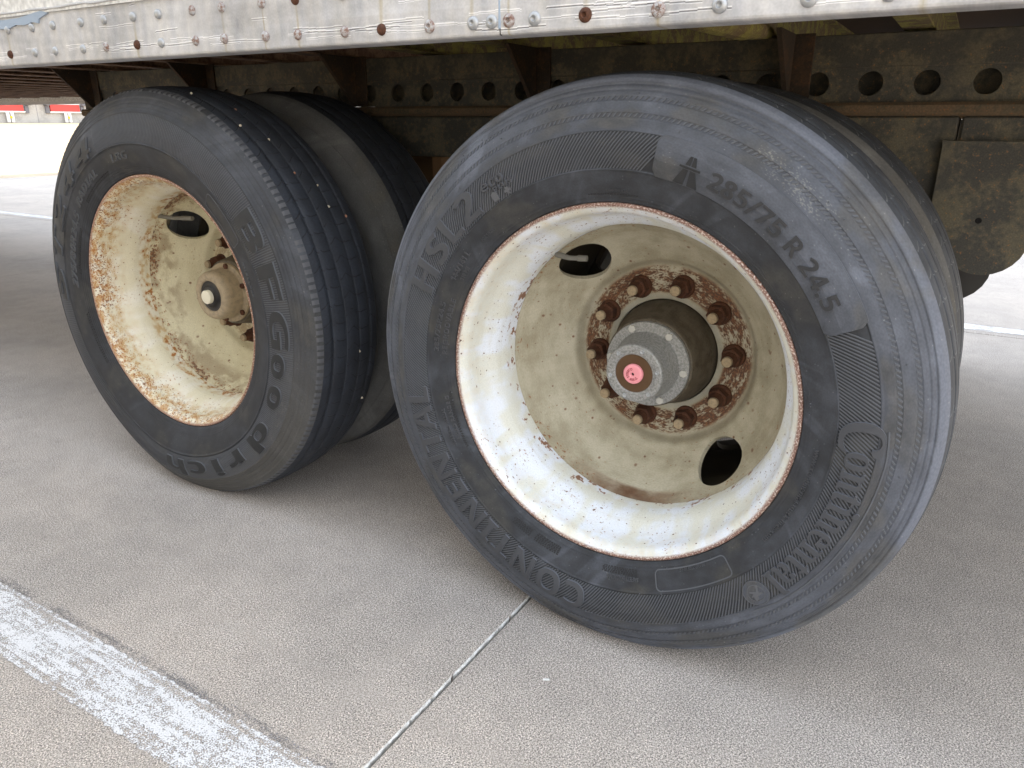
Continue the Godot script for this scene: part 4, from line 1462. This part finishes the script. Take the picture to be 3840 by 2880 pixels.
	prism(st, pl2, -0.74, -0.70)
	put("air_spring_seat", st.commit(), M.black, t)
	put("added_gap_block", box_mesh(Vector3(-1.27, 0.735, -1.75), Vector3(-0.99, 0.862, -0.86), 0.02), M.gap_block_tan, t)  # added block, dim tan, hiding the bright ground seen between the tyres
	# axles and brake drums
	for k in 2:
		st = S()
		tube(st, [Vector3(WHEEL_X[k], AXLE_Y, -0.45), Vector3(WHEEL_X[k], AXLE_Y, -2.05)], [0.065, 0.065], 20)
		put("axle", st.commit(), M.frame, t)
		for zz in [[-0.36, -0.60], [-1.90, -2.14]]:
			var d := lathe_mesh(pv([[0.10, zz[0]], [0.18, zz[0]], [0.19, zz[0] - 0.02], [0.19, zz[1]], [0.06, zz[1]]]), 40)
			put("brake_drum", d, M.hub, t, Vector3(WHEEL_X[k], AXLE_Y, 0))
		for zz in [-0.78, -1.72]:
			st = S()
			for leaf in 4:
				var hw := 0.50 - 0.09 * leaf
				var pts2 := []
				for q in 13:
					var f := q / 12.0 * 2.0 - 1.0
					pts2.append(Vector2(WHEEL_X[k] + hw * f, 0.60 - 0.014 * leaf + 0.10 * pow(hw * f, 2.0) / 0.25))
				for q in 12:
					var p0: Vector2 = pts2[q]
					var p1: Vector2 = pts2[q + 1]
					quad(st, Vector3(p0.x, p0.y, zz + 0.038), Vector3(p1.x, p1.y, zz + 0.038), Vector3(p1.x, p1.y + 0.012, zz + 0.038), Vector3(p0.x, p0.y + 0.012, zz + 0.038))
					quad(st, Vector3(p0.x, p0.y + 0.012, zz + 0.038), Vector3(p1.x, p1.y + 0.012, zz + 0.038), Vector3(p1.x, p1.y + 0.012, zz - 0.038), Vector3(p0.x, p0.y + 0.012, zz - 0.038))
					quad(st, Vector3(p0.x, p0.y, zz - 0.038), Vector3(p1.x, p1.y, zz - 0.038), Vector3(p1.x, p1.y, zz + 0.038), Vector3(p0.x, p0.y, zz + 0.038))
			put("leaf_spring", st.commit(), M.frame, t)
	# landing legs, far forward
	for zz in [-0.55, -1.95]:
		put("landing_leg", box_mesh(Vector3(-11.06, 0.03, zz - 0.06), Vector3(-10.94, 1.128, zz + 0.06), 0.008), M.frame, t)
	return t

func wheels(t: Node3D) -> void:
	M.nut_mesh = nut_mesh()
	var ss := S()
	lathe(ss, pv([[0.0104, 0.046], [0.0104, 0.0520], [0.0094, 0.0540], [0.006, 0.0550], [0.0, 0.0552]]), 16)
	M.stud_mesh = ss.commit()
	var st := S()
	lathe(st, sidewall_profile(2, false), 160, wall_v, sag)
	lathe(st, sidewall_profile(2, true), 96, wall_v, sag)
	st.index()
	M.inner_tyre = st.commit()
	M.inner_tread = lathe_mesh(tread_profile(0.006), 200, null, sag, 4.0)
	M.plain_rim = lathe_mesh(rim_profile(), 96)
	M.right_disc = disc_mesh([130.0, 310.0])
	M.left_disc = disc_mesh([135.0, 315.0])
	var pair := []
	for k in 2:
		var w := outer_wheel(k, t)
		if k == 0: right_markings(w)
		else: left_markings(w)
		valve(w, k == 1)
		tag(w, "right wheel of cream steel, large tyre lettering and a pink plug in the hub cap" if k == 0 else "rust-specked cream wheel with a black hub cap window, tread showing")
		pair.append(w)
		pair.append(inner_wheel(k, t))
	# the pairs on the far side
	for k in 2:
		for q in 2:
			var zz := -2.51 if q == 0 else -2.51 + 0.342
			var w := node3("wheel", t, Vector3(WHEEL_X[k], 0, zz))
			w.rotation.y = PI
			put("tyre", M.inner_tyre, M.tyre_in, w, Vector3(0, AXLE_Y, 0))
			put("tread", M.inner_tread, M.tread_l, w, Vector3(0, AXLE_Y, 0))
			put("rim", M.plain_rim, M.disc_l, w, Vector3(0, AXLE_Y, 0))
			var d := put("wheel_disc", M.right_disc, M.disc_l, w, Vector3(0, AXLE_Y, 0 if q == 0 else -0.244))
			if q == 1: d.scale = Vector3(1, 1, -1)

func nut_mesh() -> ArrayMesh:
	var st := S()
	lathe(st, pv([[0.0235, 0.0], [0.0235, 0.004], [0.0205, 0.0075], [0.0, 0.0075]]), 24)
	hex_nut(st, Vector3(0, 0, 0.0070), 0.0200, 0.0230, 0.2)
	lathe(st, pv([[0.0150, 0.028], [0.0145, 0.034], [0.0118, 0.036], [0.0115, 0.048]]), 16)
	return st.commit()

func valve(w: Node3D, left: bool) -> void:
	var st := S()
	var p0 := Vector3(-0.203, 0.704, -0.148) if left else Vector3(-0.184, 0.709, -0.146)
	var p2 := Vector3(-0.056, 0.706, -0.150) if left else Vector3(-0.119, 0.7065, -0.148)
	var p1 := p0.lerp(p2, 0.45) + Vector3(0, -0.003, 0.003)
	tube(st, [p0, p0.lerp(p1, 0.5), p1, p1.lerp(p2, 0.45), p1.lerp(p2, 0.5), p2], [0.0060, 0.0055, 0.0048, 0.0046, 0.0062, 0.0056], 14)
	put("valve_stem", st.commit(), M.valve, w)

# ---------------------------------------------------------------- the place
func lot_height(x: float, z: float) -> float:
	if x < -16.0: return (-16.0 - x) * 0.0186
	return 0.0

func build_ground() -> void:
	var g := node3("ground", self)
	tag(g, "grey concrete parking lot with fine exposed grain", "", "", "structure")
	var jx := []
	for k in range(-3, 3): jx.append(-0.168 + 4.6 * k)
	var jz := [-7.2, -2.98, 1.62, 6.2]
	var lx: float = jx[0]
	var hx: float = jx[5]
	# base sheet, below the slabs and level with them beyond
	var xs := [-400.0, -200.0, -120.0, -58.0, -40.0, -16.0, lx - 0.006, lx + 0.006, hx - 0.006, hx + 0.006, 40.0, 120.0, 400.0]
	var zs := [-400.0, -200.0, -80.0, -30.0, jz[0] - 0.006, jz[0] + 0.006, jz[3] - 0.006, jz[3] + 0.006, 30.0, 120.0, 400.0]
	var st := S()
	var hgt := func(x: float, z: float) -> float:
		if x > lx and x < hx and z > jz[0] and z < jz[3]: return -0.05
		return lot_height(clampf(x, -58.0, 400.0), z) - 0.001
	for i in xs.size() - 1:
		for j in zs.size() - 1:
			var c := [Vector2(xs[i], zs[j + 1]), Vector2(xs[i + 1], zs[j + 1]), Vector2(xs[i + 1], zs[j]), Vector2(xs[i], zs[j])]
			var v := []
			for q in c: v.append(Vector3(q.x, hgt.call(q.x, q.y), q.y))
			ground_quad(st, v)
	put("base_sheet", st.commit(), M.far_ground, g)
	# slabs with open joints
	for i in jx.size() - 1:
		for j in jz.size() - 1:
			st = S()
			var a := Vector3(jx[i] + 0.0044, 0, jz[j] + 0.004)
			var b := Vector3(jx[i + 1] - 0.0044, 0, jz[j + 1] - 0.004)
			var e := 0.002
			ground_quad(st, [Vector3(a.x + e, 0, b.z - e), Vector3(b.x - e, 0, b.z - e), Vector3(b.x - e, 0, a.z + e), Vector3(a.x + e, 0, a.z + e)])
			var top := [Vector3(a.x + e, 0, b.z - e), Vector3(b.x - e, 0, b.z - e), Vector3(b.x - e, 0, a.z + e), Vector3(a.x + e, 0, a.z + e)]
			var low := [Vector3(a.x, -e, b.z), Vector3(b.x, -e, b.z), Vector3(b.x, -e, a.z), Vector3(a.x, -e, a.z)]
			for q in 4:
				var r := (q + 1) % 4
				ground_quad(st, [low[q], low[r], top[r], top[q]])
				ground_quad(st, [low[q] - Vector3(0, 0.045, 0), low[r] - Vector3(0, 0.045, 0), low[r], low[q]])
			put("paving_slab", st.commit(), M.ground, g)
	# filler left in the joint under the wheels: pale sealant, broken along one edge
	st = S()
	var z := -0.6
	var w0 := 0.0
	var w1 := 0.0
	var first := true
	var pl := 0.0
	var pr := 0.0
	while z < 1.6:
		var wide := 0.55 + 0.45 * sin(z * 3.1 + 1.0)
		w0 = -0.168 - 0.0050 - rng.randf_range(0.0, 0.0008)
		w1 = -0.168 + lerpf(-0.0046, -0.0010, wide) + rng.randf_range(-0.0012, 0.0012)
		if rng.randf() < 0.05: w1 = w0 + 0.0004
		if not first:
			quad(st, Vector3(pl, -0.0012, z), Vector3(w0, -0.0012, z + 0.006), Vector3(w1, -0.0022, z + 0.006), Vector3(pr, -0.0022, z), [Vector2(0, z), Vector2(0, z + 0.006), Vector2(0.01, z + 0.006), Vector2(0.01, z)])
			quad(st, Vector3(pr, -0.0022, z), Vector3(w1, -0.0022, z + 0.006), Vector3(w1, -0.02, z + 0.006), Vector3(pr, -0.02, z))
		pl = w0
		pr = w1
		first = false
		z += 0.006
	var js := put("joint_sealant", st.commit(), M.old_sealant, g)
	# painted bay lines
	for q in [[0.5835, 1.0], [-3.10, 1.0], [4.27, 1.0]]:
		st = S()
		var zc: float = q[0]
		var hw := 0.1
		var xa := -13.9
		while xa < 13.0:
			var xb := xa + 2.0
			quad(st, Vector3(xa, 0.0022, zc + hw), Vector3(xb, 0.0022, zc + hw), Vector3(xb, 0.0022, zc - hw), Vector3(xa, 0.0022, zc - hw), [Vector2(xa / 2.0, 1), Vector2(xb / 2.0, 1), Vector2(xb / 2.0, 0), Vector2(xa / 2.0, 0)])
			xa = xb
		tag(put("road_marking", st.commit(), M.stripe, self), "", "", "", "structure")

func ground_quad(st: SurfaceTool, v: Array) -> void:
	var n: Vector3 = (v[1] - v[0]).cross(v[2] - v[0]).normalized()
	for i in [0, 2, 1, 0, 3, 2]:
		var p: Vector3 = v[i]
		st.set_normal(n)
		st.set_uv(Vector2(p.x, p.z + p.y) / 0.66)
		st.set_uv2(Vector2(p.x + 3.1, p.z + p.y + 1.7) / 6.3)
		st.add_vertex(p)

func build_dock() -> void:
	var d := node3("warehouse", self, Vector3(-58.0, 0.78, 0))
	tag(d, "pale concrete warehouse with white dock doors above red levellers, far across the lot", "warehouse")
	put("wall", box_mesh(Vector3(-12, -1.0, -120), Vector3(0, 9.0, 40)), M.dock_wall, d)
	for k in range(-18, 6):
		var z := -32.0 + 4.03 * k
		if z > 30.0 or z < -110.0: continue
		var door := put("dock_door", box_mesh(Vector3(0.001, 1.28, z - 1.18), Vector3(0.05, 4.1, z + 1.18), 0.01), M.dock_door, d)
		put("dock_leveller", box_mesh(Vector3(0.001, 0.80, z - 1.08), Vector3(0.12, 1.262, z + 1.08), 0.01), M.dock_red, d)
		for s in [-1.0, 1.0]:
			put("dock_seal", box_mesh(Vector3(0.001, 1.2, z + s * 1.36 - 0.17), Vector3(0.42, 4.2, z + s * 1.36 + 0.17), 0.03), M.dock_seal, d)
			put("dock_bumper", box_mesh(Vector3(0.001, 0.66, z + s * 1.3 - 0.13), Vector3(0.14, 1.18, z + s * 1.3 + 0.13), 0.02), M.dock_seal, d)
		put("dock_sill", box_mesh(Vector3(0.001, 0.70, z - 1.15), Vector3(0.16, 0.79, z + 1.15), 0.01), M.dock_door, d)
		for s in [-0.16, 0.13]:
			put("vehicle_restraint", box_mesh(Vector3(0.16, 0.04, z + s - 0.10), Vector3(0.30, 0.72, z + s + 0.08), 0.02), M.dock_door, d)
		put("signal_box", box_mesh(Vector3(0.301, 0.30, z - 0.12), Vector3(0.34, 0.46, z + 0.02), 0.01), M.yellow, d)
		put("wall_joint", box_mesh(Vector3(0.0, 0.0, z + 2.0), Vector3(0.004, 9.0, z + 2.03)), M.dock_seal, d)

func build_shade_trailer(wheel: Node3D) -> void:
	# unseen trailer added in the next bay, placed and cut to shade this side
	var t := node3("semi_trailer", self, Vector3(0, 0, 2.15))
	tag(t, "unseen white semi-trailer added in the next bay to shade the near side", "semi-trailer")
	put("body", box_mesh(Vector3(-15.5, 1.1, 0), Vector3(1.25, 4.12, 2.6), 0.02), M.panel, t)
	for x in [-0.1, -1.3]:
		for z in [0.05, 2.0]:
			put("tyre", M.inner_tyre, M.tyre_in, t, Vector3(x, AXLE_Y, z + 0.3))
			put("tread", M.inner_tread, M.tread_l, t, Vector3(x, AXLE_Y, z + 0.3))
			put("rim", M.plain_rim, M.disc_l, t, Vector3(x, AXLE_Y, z + 0.3))
			put("wheel_disc", M.right_disc, M.disc_l, t, Vector3(x, AXLE_Y, z + 0.3))
	for z in [0.7, 1.9]:
		put("landing_leg", box_mesh(Vector3(-11.06, 0.03, z - 0.06), Vector3(-10.94, 1.11, z + 0.06), 0.008), M.frame, t)

func pebbles() -> void:
	# stones wedged in the tread grooves of the left tyre
	var spots := [[75.0, 0, "upper one"], [64.0, 1, "highest"], [56.5, 0, "lower one"], [51.0, 1, "middle one"], [40.0, 1, "lowest"], [36.0, 2, "highest"], [30.0, 2, "middle one"], [27.0, 3, "upper one"], [-8.0, 2, "lowest"], [-24.0, 3, "lower one"]]
	var cuts := [0.063, 0.0225, -0.0225, -0.063]
	var i := 0
	for s in spots:
		var a := deg_to_rad(s[0])
		var r := 0.5225
		var st := S()
		var ps := []
		for k in 8:
			ps.append(Vector3(rng.randf_range(0.0022, 0.0042) * cos(TAU * k / 8), rng.randf_range(0.0022, 0.0042) * sin(TAU * k / 8), 0))
		var top := Vector3(0.0005, 0.0, 0.0035)
		for k in 8:
			var q := (k + 1) % 8
			tri(st, ps[k], ps[q], ps[q] * 0.6 + Vector3(0, 0, 0.003))
			tri(st, ps[k], ps[q] * 0.6 + Vector3(0, 0, 0.003), ps[k] * 0.6 + Vector3(0, 0, 0.003))
			tri(st, ps[k] * 0.6 + Vector3(0, 0, 0.003), ps[q] * 0.6 + Vector3(0, 0, 0.003), top)
			tri(st, ps[q], ps[k], Vector3(0, 0, -0.003))
		var o := put("pebble", st.commit(), M.pebble if i % 3 != 1 else M.pebble_tan, self, Vector3(WHEEL_X[1] + cos(a) * r, AXLE_Y + sin(a) * r, ZC + cuts[s[1]]))
		var out := Vector3(cos(a), sin(a), 0)
		o.basis = Basis(Vector3(0, 0, 1).cross(out).normalized(), Vector3(0, 0, 1), out)
		var colour := "pale" if i % 3 != 1 else "tan"
		tag(o, "%s pebble wedged in the %s tread groove from the lettered sidewall, %s there" % [colour, ["first", "second", "third", "fourth"][s[1]], s[2]], "pebble", "pebbles stuck in the tyre tread")
		i += 1
	var c := put("paint_chip", box_mesh(Vector3(-0.006, 0, -0.0025), Vector3(0.006, 0.001, 0.0025), 0.0004), M.sealant, self, Vector3(-0.02, 0.0006, 0.17))
	c.rotation.y = 0.5
	tag(c, "small white paint chip lying on the concrete in front of the right tyre", "paint chip")

func _ready() -> void:
	rng.seed = 7
	var cam := Camera3D.new()
	cam.name = "camera"
	cam.position = Vector3(0.4821, 0.9499, 1.1344)
	cam.rotation = Vector3(-0.3392, 0.5388, 0.0041)
	cam.fov = 54.77
	cam.near = 0.02
	cam.far = 900.0
	add_child(cam)
	cam.current = true
	var we := WorldEnvironment.new()
	we.name = "environment"
	var env := Environment.new()
	var sky := Sky.new()
	var sk := ProceduralSkyMaterial.new()
	sk.sky_top_color = Color(0.70, 0.735, 0.785)
	sk.sky_horizon_color = Color(0.92, 0.905, 0.88)
	sk.sky_curve = 0.2
	sk.ground_bottom_color = Color(0.5, 0.48, 0.45)
	sk.ground_horizon_color = Color(0.8, 0.8, 0.78)
	sk.sun_angle_max = 12.0
	sk.energy_multiplier = 1.0
	sky.sky_material = sk
	env.background_mode = Environment.BG_SKY
	env.sky = sky
	env.tonemap_mode = Environment.TONE_MAPPER_LINEAR
	env.tonemap_exposure = 5.3
	env.sdfgi_enabled = true
	env.ssao_enabled = true
	env.ssil_enabled = true
	we.environment = env
	add_child(we)
	var sun := DirectionalLight3D.new()
	sun.name = "sun"
	sun.light_energy = 0.8
	sun.light_color = Color(1.0, 0.92, 0.78)
	sun.light_angular_distance = 0.5
	sun.shadow_enabled = true
	add_child(sun)
	sun.look_at_from_position(Vector3(-0.10, 0.78, 0.96), Vector3.ZERO)

	M.bold = sysfont("Droid Sans", 700)
	M.regular = sysfont("Droid Sans", 400)
	M.serif = sysfont("Droid Serif", 700)
	materials()
	build_ground()
	var t := build_trailer()
	wheels(t)
	build_dock()
	build_shade_trailer(t)
	pebbles()

func sysfont(n: String, weight: int) -> SystemFont:
	var f := SystemFont.new()
	f.font_names = PackedStringArray([n])
	f.font_weight = weight
	return f
